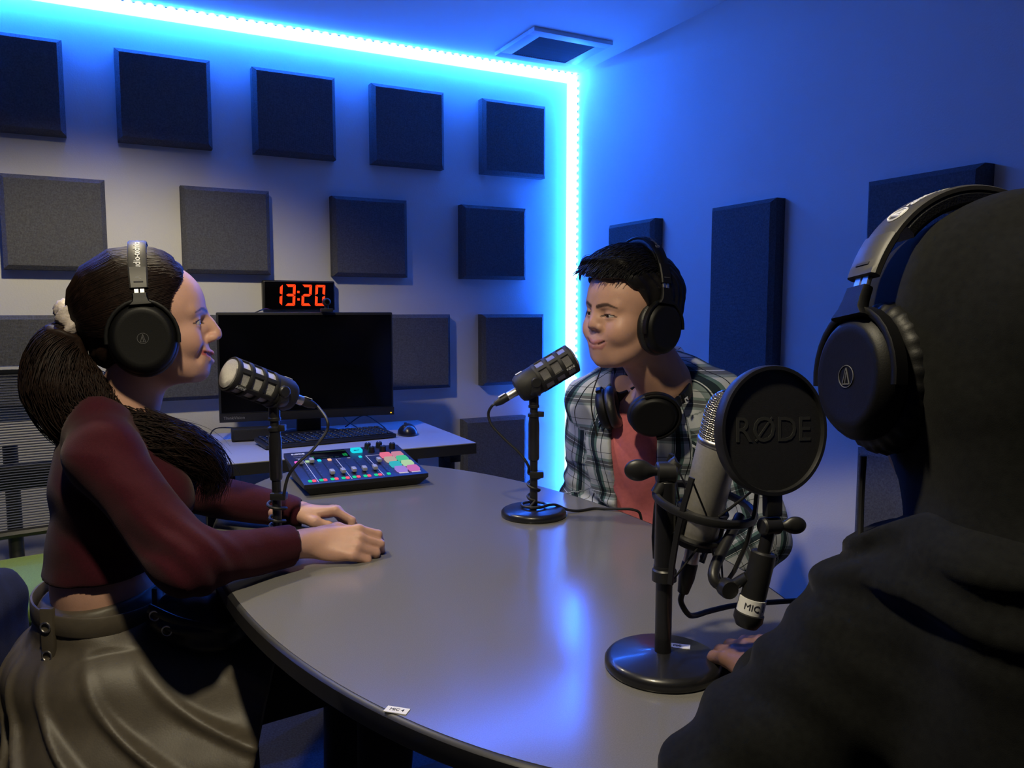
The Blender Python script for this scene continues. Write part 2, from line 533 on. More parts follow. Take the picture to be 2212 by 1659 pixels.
def strand_mesh(name, paths, r, m, parent, n=3):
    """many thin tapered tubes as one hair mesh; paths (S, N, 3)"""
    P = np.asarray(paths, float); S, N, _ = P.shape
    T = np.gradient(P, axis=1); T /= np.linalg.norm(T, axis=2, keepdims=True) + 1e-9
    up = np.tile(np.array([0.31, 0.2, 0.93]), (S, N, 1)); up -= T * (up * T).sum(2, keepdims=True)
    up /= np.linalg.norm(up, axis=2, keepdims=True) + 1e-9
    sd = np.cross(T, up)
    prof = np.asarray(r)
    if prof.ndim == 0: prof = np.full(N, float(prof)) * np.concatenate([np.linspace(.6, 1, max(N // 4, 1)), np.ones(N - 2 * max(N // 4, 1)), np.linspace(1, .15, max(N // 4, 1))])
    ring = []
    for k in range(n):
        a = 2 * math.pi * k / n
        ring.append(P + (up * math.cos(a) + sd * math.sin(a)) * prof[None, :, None])
    V = np.stack(ring, 2).reshape(-1, 3)
    i = np.arange(S * N * n).reshape(S, N, n)
    a = i[:, :-1]; b = i[:, 1:]
    Q = np.stack([a, np.roll(a, -1, 2), np.roll(b, -1, 2), b], -1).reshape(-1, 4)
    return mesh_obj(name, V, Q, m, parent, smooth=180)
# ================================================================== the room
XL, XR, YF, YB = -2.30, 1.908, -1.90, 3.07
def struct(name, lo, hi, m):
    c = [(a + b) / 2 for a, b in zip(lo, hi)]; s = [b - a for a, b in zip(lo, hi)]
    o = MB().box(c, s).build(name, m, smooth=0)
    tag(o, kind='structure'); return o
tag(struct('floor', (XL - .1, YF - .1, -.1), (XR + .1, YB + .1, 0), 'carpet'), 'dark carpeted floor of the small studio')
tag(struct('ceiling', (XL - .1, YF - .1, ZC), (XR + .1, YB + .1, ZC + .1), 'ceiling_paint'), 'white painted ceiling washed blue by the light strip')
tag(struct('wall_back', (XL - .1, YB, 0), (XR + .1, YB + .1, ZC), 'wall_paint'), 'white wall with rows of square acoustic panels')
tag(struct('wall_right', (XR, YF - .1, 0), (XR + .1, YB, ZC), 'wall_paint'), 'right wall glowing deep blue behind the man')
tag(struct('wall_left', (XL - .1, YF - .1, 0), (XL, YB, ZC), 'unseen_wall_dark'), 'left wall of the studio')
tag(struct('wall_front', (XL, YF - .1, 0), (XR, YF, ZC), 'unseen_wall_dark'), 'wall behind the camera')
tag(struct('baseboard_back', (XL, YB - .012, 0), (XR, YB, .09), 'black_edge'), 'dark baseboard along the panelled wall')
tag(struct('baseboard_right', (XR - .012, YF, 0), (XR, YB - .012, .09), 'black_edge'), 'dark baseboard along the blue wall')

# ------------------------------------------------------------------ LED strip: along the top of the back wall and down the corner
led = thing('led_strip', 'glowing blue-white LED light strip along the ceiling edge and down the corner', 'light strip', (XR - .02, YB - .02, ZC - .02))
SW = 0.036                                                      # distance of the strip from the panelled wall
topz, cornx, ly = ZC - 0.0045, XR - 0.0045, YB - SW
# added 45-degree glowing prism, stands in for the white bloom round the chips
DA, DB_ = .030, .036
MB().prism([(0, 0), (-DA, 0), (0, -DB_)], cornx + 1.25, Matrix(((0, 0, 1, -1.25), (1, 0, 0, YB - .0005), (0, 1, 0, ZC - .0005), (0, 0, 0, 1)))).build('bloom_prism', 'led_bloom', led, smooth=0)
MB().prism([(0, 0), (-DB_, 0), (0, -DA)], ZC - .03, Matrix(((1, 0, 0, XR - .0005), (0, 1, 0, YB - .0005), (0, 0, 1, .02), (0, 0, 0, 1)))).build('bloom_prism', 'led_bloom', led, smooth=0)
mbk = MB()
PIT = 0.0333
chips = []
for sz_ in ((.0085, .0085, .0036), (.0036, .0085, .0085)):
    chips.append(MB().box((0, 0, 0), sz_).build('led_chip', 'led_chip', led, smooth=0))
first = [True, True]
spots = [(0, (cornx - .012 - k * PIT, ly, ZC - .0048)) for k in range(0, int((cornx + 1.25) / PIT))]
spots += [(1, (XR - .0048, ly, ZC - .012 - k * PIT)) for k in range(1, int((ZC - .03) / PIT))]
for v_, p in spots:
    if first[v_]: o = chips[v_]; first[v_] = False
    else: o = link(bpy.data.objects.new('led_chip', chips[v_].data), led)
    o.location = p
    if v_ == 0: mbk.box((p[0] + PIT / 2, ly - .002, ZC - .0036), (.007, .003, .002))
    else: mbk.box((XR - .0036, ly - .002, p[2] + PIT / 2), (.002, .003, .007))
mbk.build('resistor_dots', 'black_edge', led, smooth=0)['kind'] = 'stuff'

# ------------------------------------------------------------------ recessed downlights (throw the warm light)
for (dx_, dy_, *_), lab in zip(DOWNLIGHTS, ('small round white ceiling downlight near the panelled wall', 'small round white ceiling downlight over the near table end')):
    tl = thing('ceiling_downlight', lab, 'downlight', (dx_, dy_, ZC), 0, 'ceiling downlights')
    MB().lathe([(.042, -.006), (.046, -.012), (.056, -.010), (.062, -.004), (.060, 0), (.042, 0)], Matrix.Translation((dx_, dy_, ZC)), 40).build('trim_ring', 'vent_white', tl)
    MB().lathe([(0, -.004), (.042, -.004), (.042, 0), (0, 0)], Matrix.Translation((dx_, dy_, ZC)), 40).build('lens', 'lamp_lens', tl)

# ------------------------------------------------------------------ air vent in the ceiling
vt = thing('air_vent', 'square ceiling air vent with a dark louvred grille in the corner', 'vent', (1.62, 2.77, ZC))
vx0, vx1, vy0, vy1 = 1.452, 1.80, 2.612, 2.94
m = MB()
fw = .05
for a, b in (((vx0, vy0), (vx1, vy0 + fw)), ((vx0, vy1 - fw), (vx1, vy1)), ((vx0, vy0 + fw), (vx0 + fw, vy1 - fw)), ((vx1 - fw, vy0 + fw), (vx1, vy1 - fw))):
    m.box(((a[0] + b[0]) / 2, (a[1] + b[1]) / 2, ZC - .008), (b[0] - a[0], b[1] - a[1], .016), .002)
m.build('frame', 'vent_white', vt)
MB().box(((vx0 + vx1) / 2, (vy0 + vy1) / 2, ZC - .003), (vx1 - vx0 - 2 * fw + .01, vy1 - vy0 - 2 * fw + .01, .004)).build('backing', 'vent_dark', vt)
slat = None
ns = 24
for k in range(ns):
    x = vx0 + fw + (vx1 - vx0 - 2 * fw) * (k + .5) / ns
    if slat is None:
        o = MB().box((0, 0, 0), (.0085, vy1 - vy0 - 2 * fw, .002), R=Matrix.Rotation(.6, 3, 'Y')).build('slat', 'vent_dark', vt, smooth=0); slat = o.data
    else: o = link(bpy.data.objects.new('slat', slat), vt)
    o.location = (x, (vy0 + vy1) / 2, ZC - .010)

# ------------------------------------------------------------------ acoustic panels
PT = 0.05
def panel_mesh(wd, ht, ch=.014, th=PT):
    V = []
    for y, e in ((0, 0), (-(th - ch), 0), (-th, ch)):
        for sx, sz in ((-1, -1), (1, -1), (1, 1), (-1, 1)):
            V.append((sx * (wd / 2 - e), y, sz * (ht / 2 - e)))
    F = []
    for l in (0, 4):
        for k in range(4):
            k2 = (k + 1) % 4
            F.append((l + k, l + k2, l + 4 + k2, l + 4 + k))
    F += [(8, 9, 10, 11), (3, 2, 1, 0)]
    return V, F
pm = None
def apanel(x, z, label, wall='back', ht=.305, wd=.302):
    global pm
    mb = MB().add(*panel_mesh(wd, ht))
    if wall == 'back': M = Matrix.Translation((x, YB - .0005, z))
    else: M = Matrix.Translation((XR - .0005, x, z)) @ Matrix.Rotation(-math.pi / 2, 4, 'Z')
    if wall == 'back' and ht == .305 and wd == .302 and pm is not None: o = link(bpy.data.objects.new('acoustic_panel', pm))
    else:
        o = mb.build('acoustic_panel', 'panel_fabric', smooth=0)
        bv = None
        if wall == 'back' and pm is None: pm = o.data
    o.matrix_world = M
    return tag(o, label, 'acoustic panel', 'square grey acoustic panels on the panelled wall' if wall == 'back' else 'tall grey acoustic panels on the blue wall')
for x, l in ((-.226, 'cut off by the left photo edge'), (.228, 'above the woman, second from the left'),
             (.672, 'above the clock, third from the left'), (1.116, 'fourth from the left'), (1.590, 'nearest the glowing corner')):
    apanel(x, 1.906, 'grey acoustic panel in the top row, ' + l)
for x, l in ((-.12, 'behind the head of the woman'), (.418, 'between the woman and the clock'), (.953, 'right of the clock above the monitor'), (1.494, 'nearest the corner')):
    apanel(x, 1.467, 'grey fabric acoustic panel in the second row, ' + l)
for x, l in ((-.199, 'at the left edge above the mesh chair'), (.246, 'between the woman and the monitor'), (.690, 'hidden behind the monitor'), (1.137, 'right behind the monitor edge'), (1.585, 'beside the corner light strip')):
    apanel(x, 1.014, 'grey fabric acoustic panel in the third row, ' + l)
apanel(1.497, .568, 'grey fabric acoustic panel in the lowest row, right of the desk')
for y, wd, l in ((2.575, .30, 'tall grey acoustic panel on the blue wall, just behind the head of the man'), (1.965, .29, 'tall grey acoustic panel on the blue wall, between man and hooded person'),
             (1.330, .32, 'tall grey acoustic panel on the blue wall, beside the hooded head')):
    apanel(y, 1.20, l, 'right', .66, wd)
apanel(1.330, .50, 'grey acoustic panel low on the blue wall behind the hooded shoulder', 'right', .60, .32)

# ------------------------------------------------------------------ wall clock
ck = thing('digital_clock', 'black digital wall clock showing 13:20 in red digits', 'clock', (.673, YB, 1.183))
cx0, cy, cz0 = .538, 3.032, 1.184
MB().box((.673, (cy + YB) / 2, 1.239), (.270, YB - cy - .001, .112), .008, seg=3).build('case', 'black_plastic', ck)
MB().box((.673, cy - .0005, 1.239), (.258, .002, .100), .0008).build('face', 'screen_glass', ck)
def seg_digit(mb, x0, z0, wd, ht, segs):
    t = .0095; g = .0016; sl = .06
    hh = ht / 2
    def q(pts):
        V = []
        for yy in (cy - .0016, cy - .0028):
            for (a, b) in pts: V.append((x0 + a + sl * b, yy, z0 + b))
        n = len(pts)
        mb.add(V, [tuple(range(n)), tuple(reversed(range(n, 2 * n)))] + [(i, i + n, (i + 1) % n + n, (i + 1) % n) for i in range(n)])
    if 'a' in segs: q([(g, ht), (wd - g, ht), (wd - t, ht - t), (t, ht - t)])
    if 'd' in segs: q([(g, 0), (t, t), (wd - t, t), (wd - g, 0)])
    if 'g' in segs: q([(t, hh + t / 2), (wd - t, hh + t / 2), (wd - g * 2, hh), (wd - t, hh - t / 2), (t, hh - t / 2), (g * 2, hh)])
    if 'f' in segs: q([(0, ht - g), (t, ht - t - g), (t, hh + t / 2 + g), (0, hh + g)])
    if 'e' in segs: q([(0, g), (0, hh - g), (t, hh - t / 2 - g), (t, t + g)])
    if 'b' in segs: q([(wd, ht - g), (wd, hh + g), (wd - t, hh + t / 2 + g), (wd - t, ht - t - g)])
    if 'c' in segs: q([(wd, g), (wd - t, t + g), (wd - t, hh - t / 2 - g), (wd, hh - g)])
for x0, s in ((.030, 'bc'), (.078, 'abgcd'), (.139, 'abged'), (.190, 'abcdef')):
    mb = MB(); seg_digit(mb, cx0 + x0, cz0 + .016, .037, .080, s); mb.build('digit', 'digit_red', ck, smooth=0)
mb = MB()
for zz in (.040, .068): mb.box((cx0 + .129, cy - .0022, cz0 + zz), (.0085, .0012, .0085))
mb.build('colon', 'digit_red', ck, smooth=0)
# ================================================================== desk by the back wall
DZ = .74
dk = thing('computer_desk', 'pale grey computer desk with black legs against the panelled wall', 'desk', (.64, 2.67, 0))
MB().prism([(.15, 2.362), (1.100, 2.372), (1.122, 2.985), (.15, 2.985)], .034, Matrix.Translation((0, 0, DZ - .036))).build('desk_edge', 'black_edge', dk, smooth=0)
MB().prism([(.151, 2.363), (1.099, 2.373), (1.121, 2.984), (.151, 2.984)], .003, Matrix.Translation((0, 0, DZ - .0025))).build('desktop', 'desk_laminate', dk, smooth=0)
for lx in (.315, 1.045):
    MB().box((lx, 2.66, .035), (.06, .56, .03), .006).build('foot', 'black_metal', dk)
    for lyy in (2.50, 2.86):
        MB().box((lx, lyy, .375), (.04, .055, .66), .004).build('leg', 'black_metal', dk)
    MB().box((lx, 2.68, DZ - .055), (.04, .52, .03), .004).build('rail', 'black_metal', dk)

# ------------------------------------------------------------------ monitor
mo = thing('computer_monitor', 'black widescreen computer monitor with a dark screen on the desk', 'monitor', (.66, 2.83, DZ))
A = Vector((.342, 2.800, .803)); B = Vector((.938, 2.738, .803))
ux = (B - A).normalized(); un = Vector((ux.y, -ux.x, 0))          # un faces the room
mw = (B - A).length
RM = Matrix((ux, -un, Vector((0, 0, 1)))).transposed()
ctr = (A + B) / 2
zt = 1.176
MB().box(ctr - un * .02 + Vector((0, 0, (zt - .803) / 2)), (mw, .036, zt - .803), .005, RM).build('case', 'black_plastic', mo)
MB().box(ctr - un * .001 + Vector((0, 0, .030 + (zt - .803 - .036) / 2)), (mw - .014, .002, zt - .803 - .042), 0, RM).build('screen', 'screen_glass', mo, smooth=0)
ch = MB().box(ctr + un * .001 + Vector((0, 0, .0145)), (mw, .006, .028), .001, RM).build('bottom_bezel', 'black_plastic', mo)
lettering('logo_lettering', 'ThinkVision', .0145, Matrix.Translation(A + ux * .047 + un * .0045 + Vector((0, 0, .015))) @ (RM @ Matrix.Rotation(math.pi / 2, 3, 'X')).to_4x4(), 'print_grey', ch)
MB().box(B - ux * .012 + un * .0045 + Vector((0, 0, .008)), (.005, .001, .004), 0, RM).build('power_light', 'power_amber', ch)
pc = ctr - un * .05
MB().box((pc.x, pc.y, .88), (.085, .03, .28), .006, RM).build('neck', 'black_plastic', mo)
MB().lathe([(0, 0), (.108, 0), (.110, .004), (.106, .012), (.04, .016), (0, .016)], Matrix.Translation((pc.x + un.x * .01, pc.y + un.y * .01, DZ)) @ RM.to_4x4(), 40, 1.0, .85).build('base', 'black_plastic', mo)
sb = thing('computer_speaker_bar', 'low black box lying under the left side of the monitor', 'speaker bar', (.45, 2.77, DZ))
MB().box((.450, 2.775, DZ + .022), (.15, .06, .044), .006, RM).build('case', 'matte_black', sb)
MB().box(Vector((.450, 2.775, DZ + .022)) + un * .031, (.13, .002, .030), .0, RM).build('grille', 'grille_dark', sb)

# ------------------------------------------------------------------ webcam on the monitor
wc = thing('webcam', 'small black webcam clipped on top of the monitor in front of the clock', 'webcam', (.705, 2.762, zt))
wp = Vector((.705, 2.765, zt))
MB().box(wp + Vector((0, 0, .007)), (.040, .040, .012), .003, RM).build('clip', 'black_plastic', wc)
MB().cyl(wp + Vector((0, 0, .012)), wp + Vector((0, 0, .028)), .007).build('stem', 'black_plastic', wc)
cm = MB().cyl(wp + Vector((0, 0, .036)) - un * .012, wp + Vector((0, 0, .036)) + un * .016, .0135, bev=.003).build('camera_head', 'black_plastic', wc)
MB().cyl(wp + Vector((0, 0, .036)) + un * .0155, wp + Vector((0, 0, .036)) + un * .0175, .007).build('lens', 'screen_glass', cm)

# ------------------------------------------------------------------ keyboard and mouse
kb = thing('computer_keyboard', 'black computer keyboard lying in front of the monitor', 'keyboard', (.675, 2.61, DZ))
KA = Vector((.447, 2.545, DZ)); ku = Vector((.9945, .104, 0)).normalized(); kv = Vector((-ku.y, ku.x, 0))
RK = Matrix((ku, kv, Vector((0, 0, 1)))).transposed() @ Matrix.Rotation(.06, 3, 'X')
kc = KA + ku * .225 + kv * .068
MB().box(kc + Vector((0, 0, .013)), (.452, .138, .014), .005, RK).build('body', 'black_plastic', kb)
mb = MB()
for r in range(6):
    n = 20
    for c in range(n):
        if r == 0 and 5 <= c <= 9:
            if c == 5: mb.box(kc + Vector((0, 0, .013)) + RK @ Vector((-.215 + 7.5 * .0216 + .0108, -.056 + r * .021, .0095)), (.105, .017, .006), .0015, RK, 1)
            continue
        mb.box(kc + Vector((0, 0, .013)) + RK @ Vector((-.205 + c * .0216, -.056 + r * .021 + (.004 if r == 5 else 0), .0095)), (.0185, .0175, .006), .0015, RK, 1)
tag(mb.build('keys', 'knob_black', kb), kind='stuff')
ms = thing('computer_mouse', 'black glossy computer mouse right of the keyboard', 'mouse', (.955, 2.645, DZ))
f = Field(axis((.895, 1.02, .0025)), axis((2.57, 2.72, .0025)), axis((.735, .785, .002)))
RMm = Matrix.Translation((.955, 2.645, DZ + .006)) @ Matrix.Rotation(-.15, 4, 'Z')
f.ell((0, 0, 0), (.034, .055, .030), RMm, .004).ell((0, -.012, .006), (.028, .036, .030), RMm, .01)
f.plane((0, 0, DZ + .0012), (0, 0, -1), .002)
P, Q = f.mesh(); mesh_obj('shell', P, Q, 'black_metal', ms, 180)
MB().cyl(RMm @ Vector((-.004, .032, .027)), RMm @ Vector((.004, .032, .027)), .007, n=16).build('scroll_wheel', 'rubber_black', ms)

# ------------------------------------------------------------------ cables on the desk
for lab, pts in (('thin black cable looping on the desk right of the monitor foot', [(.80, 2.90, .745), (.86, 2.86, .79), (.90, 2.80, .765), (.91, 2.74, .744), (.87, 2.72, .744), (.83, 2.78, .748), (.80, 2.84, .77), (.78, 2.90, .80)]),
                 ('thin black cable lying beside the left end of the monitor', [(.305, 2.66, .744), (.300, 2.72, .768), (.33, 2.80, .785), (.40, 2.85, .775), (.46, 2.87, .76)]),
                 ('thin black cable running to the clock along the top of the monitor', [(.43, 2.86, 1.150), (.50, 2.84, 1.185), (.56, 3.02, 1.186), (.60, 3.05, 1.184), (.64, 3.055, 1.186)]),
                 ('thin black cable hanging under the front of the desk', [(.47, 2.45, .70), (.53, 2.44, .675), (.60, 2.44, .69), (.66, 2.46, .70)])):
    o = MB().tube(smooth_path(pts, 8), .0022, 6).build('desk_cable', 'rubber_black')
    tag(o, lab, 'cable')

# ================================================================== oval table
TZ = .74
TC = Vector((.5795, 1.366)); TA, TB_ = .4215, .8625
tb = thing('oval_table', 'oval grey laminate meeting table with a black edge', 'table', (TC.x, TC.y, 0))
NT = 160
def oval(a, b): return [(TC.x + a * math.cos(2 * math.pi * k / NT), TC.y + b * math.sin(2 * math.pi * k / NT)) for k in range(NT)]
MB().prism(oval(TA - .004, TB_ - .004), .004, Matrix.Translation((0, 0, TZ - .004))).build('tabletop', 'laminate', tb)
V = []; prof = [(-.004, -.0006), (.0, -.001), (.0035, -.004), (.0035, -.026), (.0, -.030), (-.03, -.031)]
for e, z in prof: V += [(x, y, TZ + z) for x, y in oval(TA + e, TB_ + e)]
F = []
for l in range(len(prof) - 1):
    for k in range(NT):
        k2 = (k + 1) % NT
        F.append((l * NT + k, l * NT + NT + k, l * NT + NT + k2, l * NT + k2))
F.append(tuple(range((len(prof) - 1) * NT, len(prof) * NT)))
mesh_obj('edge_band', V, F, 'black_edge', tb)
for yy in (1.0, 1.74):
    MB().cyl((TC.x, yy, .03), (TC.x, yy, TZ - .03), .04, n=24).build('column', 'black_metal', tb)
    MB().box((TC.x, yy, .02), (.55, .09, .035), .01).build('foot', 'black_metal', tb)
    MB().box((TC.x, yy, TZ - .042), (.40, .06, .02), .004).build('bracket', 'black_metal', tb)
# ================================================================== audio mixing console on the table
mxr = thing('podcast_mixer', 'navy podcast mixing console with glowing pads and faders at the table end', 'mixer', (.565, 1.97, TZ))
MO = Vector((.409, 1.848, TZ + .031)); MW, MD, MH = .312, .246, .036      # front-left top corner, width, depth, rise to the back
mu = Vector((1, -.012, 0)).normalized(); mv = Vector((.012, 1, MH / MD)).normalized(); mn = mu.cross(mv)
ML = math.hypot(MD, MH)
RX = Matrix((mu, mv, mn)).transposed()
def mp(u, v, h=0.0): return MO + mu * (u * MW) + mv * (v * ML) + mn * h
def mbx(mb, u, v, su, sv, h0, h1, b=0.0): return mb.box(mp(u, v, (h0 + h1) / 2), (su, sv, h1 - h0), b, RX)
V = []
ins = .018
top = [(0, 0), (1, 0), (1, 1), (0, 1)]
for (u, v) in top: V.append(mp(u, v, -.002))
for (u, v) in top: V.append(mp(u, v, -.010))
for (u, v) in top:
    p = mp(u, v); V.append(Vector((p.x + (ins if u == 0 else -ins), p.y + (ins * .9 if v == 0 else -ins), TZ + .002)))
F = [(3, 2, 1, 0)] + [(l + k, l + (k + 1) % 4, l + 4 + (k + 1) % 4, l + 4 + k) for l in (0, 4) for k in range(4)] + [(8, 9, 10, 11)]
F = [tuple(reversed(f)) for f in F]
mesh_obj('base', V, F, 'black_plastic', mxr, 0)
mb = MB(); mbx(mb, .5, .5, MW, ML, -.003, 0.0, .001); mb.build('top_plate', 'mixer_navy', mxr)
mb = MB(); mbx(mb, .35, .835, .318 * MW, .248 * ML, 0, .0012, .0004); scn = mb.build('display', 'screen_glass', mxr)
mb = MB()
for u, h in ((.205, .05), (.468, .07), (.488, .085)): mbx(mb, u, .745 + h / 2, .005, h * ML, .0012, .0016)
mb.build('level_meters', 'meter_green', scn, smooth=0)
mb = MB()
for u, v, l in ((.32, .925, .05), (.22, .93, .008), (.45, .925, .04), (.26, .735, .01), (.30, .735, .01), (.35, .735, .01), (.40, .735, .01)): mbx(mb, u, v, l, .003, .0012, .0016)
tag(mb.build('display_text', 'screen_text', scn, smooth=0), kind='stuff')
lettering('logo_lettering', 'RØDE', .013, Matrix.Translation(mp(.107, .925, .0003)) @ RX.to_4x4(), 'print_white', mxr, bold=.0003)
lettering('model_lettering', 'CASTER PRO', .006, Matrix.Translation(mp(.112, .85, .0003)) @ RX.to_4x4(), 'print_grey', mxr)
mb = MB(); mbx(mb, .112, .80, .030, .0012, 0, .0004); mbx(mb, .112, .775, .026, .0012, 0, .0004); mb.build('print_lines', 'print_grey', mxr, smooth=0)
mb = MB()
for (u, v, su, sv) in ((.117, .36, .0012, .64 * ML), (.379, .36, .0012, .64 * ML), (.641, .372, .0012, .645 * ML), (.70, .694, .13 * MW, .0012)): mbx(mb, u, v, su, sv, 0, .0005)
mb.build('divider_lines', 'print_white', mxr, smooth=0)
mb = MB()
for i, u in enumerate((.07, .158, .245, .332, .42, .508, .596, .69)):
    for j in range(6): mbx(mb, u + .022, .17 + j * .075, .003, .0008, 0, .0004)
mb.build('scale_marks', 'print_grey', mxr, smooth=0)
for u, v, v0, v1 in ((.076, .60, .13, .62), (.165, .61, .13, .62), (.256, .215, .13, .62), (.344, .22, .13, .62), (.433, .225, .13, .62), (.520, .23, .13, .62), (.609, .235, .13, .62), (.695, .45, .13, .60)):
    fd = thing_part = None
    mb = MB(); mbx(mb, u, (v0 + v1) / 2, .003, (v1 - v0) * ML, 0, .0006); tr = mb.build('fader_track', 'knob_black', mxr, smooth=0)
    mb = MB(); mbx(mb, u, v, .0115, .020, .003, .013, .003); fd = mb.build('fader', 'fader_cap', mxr)
    mb = MB(); mbx(mb, u, v, .004, .008, .0004, .004); mb.build('fader_stem', 'knob_black', fd)
def mbtn(u, v, su, sv, m, h=.003, name='button'):
    mb = MB(); mbx(mb, u, v, su, sv, 0, h, min(su, sv) * .22); return mb.build(name, m, mxr)
for u in (.059, .145, .232, .318, .405, .493, .581, .685): mbtn(u, .077, .0090, .012, 'glow_green')
for u in (.090, .175, .263, .350, .438, .524, .613): mbtn(u, .077, .0090, .012, 'glow_red')
for u, m_ in ((.051, 'glow_magenta'), (.139, 'glow_lime'), (.237, 'glow_cyan'), (.322, 'glow_peach')): mbtn(u, .658, .0095, .013, m_)
mbtn(.586, .669, .0085, .012, 'glow_cyan')
rb = mbtn(.597, .870, .029, .030, 'glow_cyan')
mb = MB(); mbx(mb, .585, .875, .005, .006, .003, .0034); mbx(mb, .608, .875, .009, .003, .003, .0034); mb.build('button_print', 'mixer_navy', rb, smooth=0)
mbtn(.486, .664, .008, .007, 'print_grey', .002); mbtn(.405, .664, .008, .003, 'print_grey', .001)
for (u, v), m_ in zip(((.80, .631), (.903, .624), (.802, .478), (.908, .481), (.805, .316), (.912, .325), (.810, .159), (.915, .159)),
                      ('glow_pink', 'glow_rose', 'glow_sand', 'glow_mint', 'glow_teal', 'glow_lime', 'glow_violet', 'glow_orchid')):
    mbtn(u, v, .0275, .034, m_, .005, 'pad')
mb = MB()
for u in (.812, .917): mbx(mb, u, .077, .024, .007, 0, .0006)
mb.build('pad_labels', 'print_white', mxr, smooth=0)
for u, v in ((.715, .945), (.717, .812), (.819, .95), (.82, .815), (.922, .880)):
    k = MB().lathe([(0, 0), (.0095, 0), (.0085, .013), (.0075, .015), (0, .015)], Matrix.Translation(mp(u, v, 0)) @ RX.to_4x4(), 20).build('knob', 'knob_black', mxr)
    MB().box(mp(u, v, .0152) + mv * .004, (.001, .006, .0006), 0, RX).build('pointer', 'print_white', k, smooth=0)

# ================================================================== microphones
RV = Vector((.887, -.4617, 0)); FH = Vector((.4617, .887, 0)); UP = Vector((0, 0, 1))
def round_base(root, c, r=.070, m='black_metal'):
    MB().lathe([(0, 0), (r - .002, 0), (r, .003), (r, .010), (r - .003, .014), (r - .008, .0165), (.022, .019), (.016, .021), (0, .021)], Matrix.Translation(c), 56).build('base', m, root)

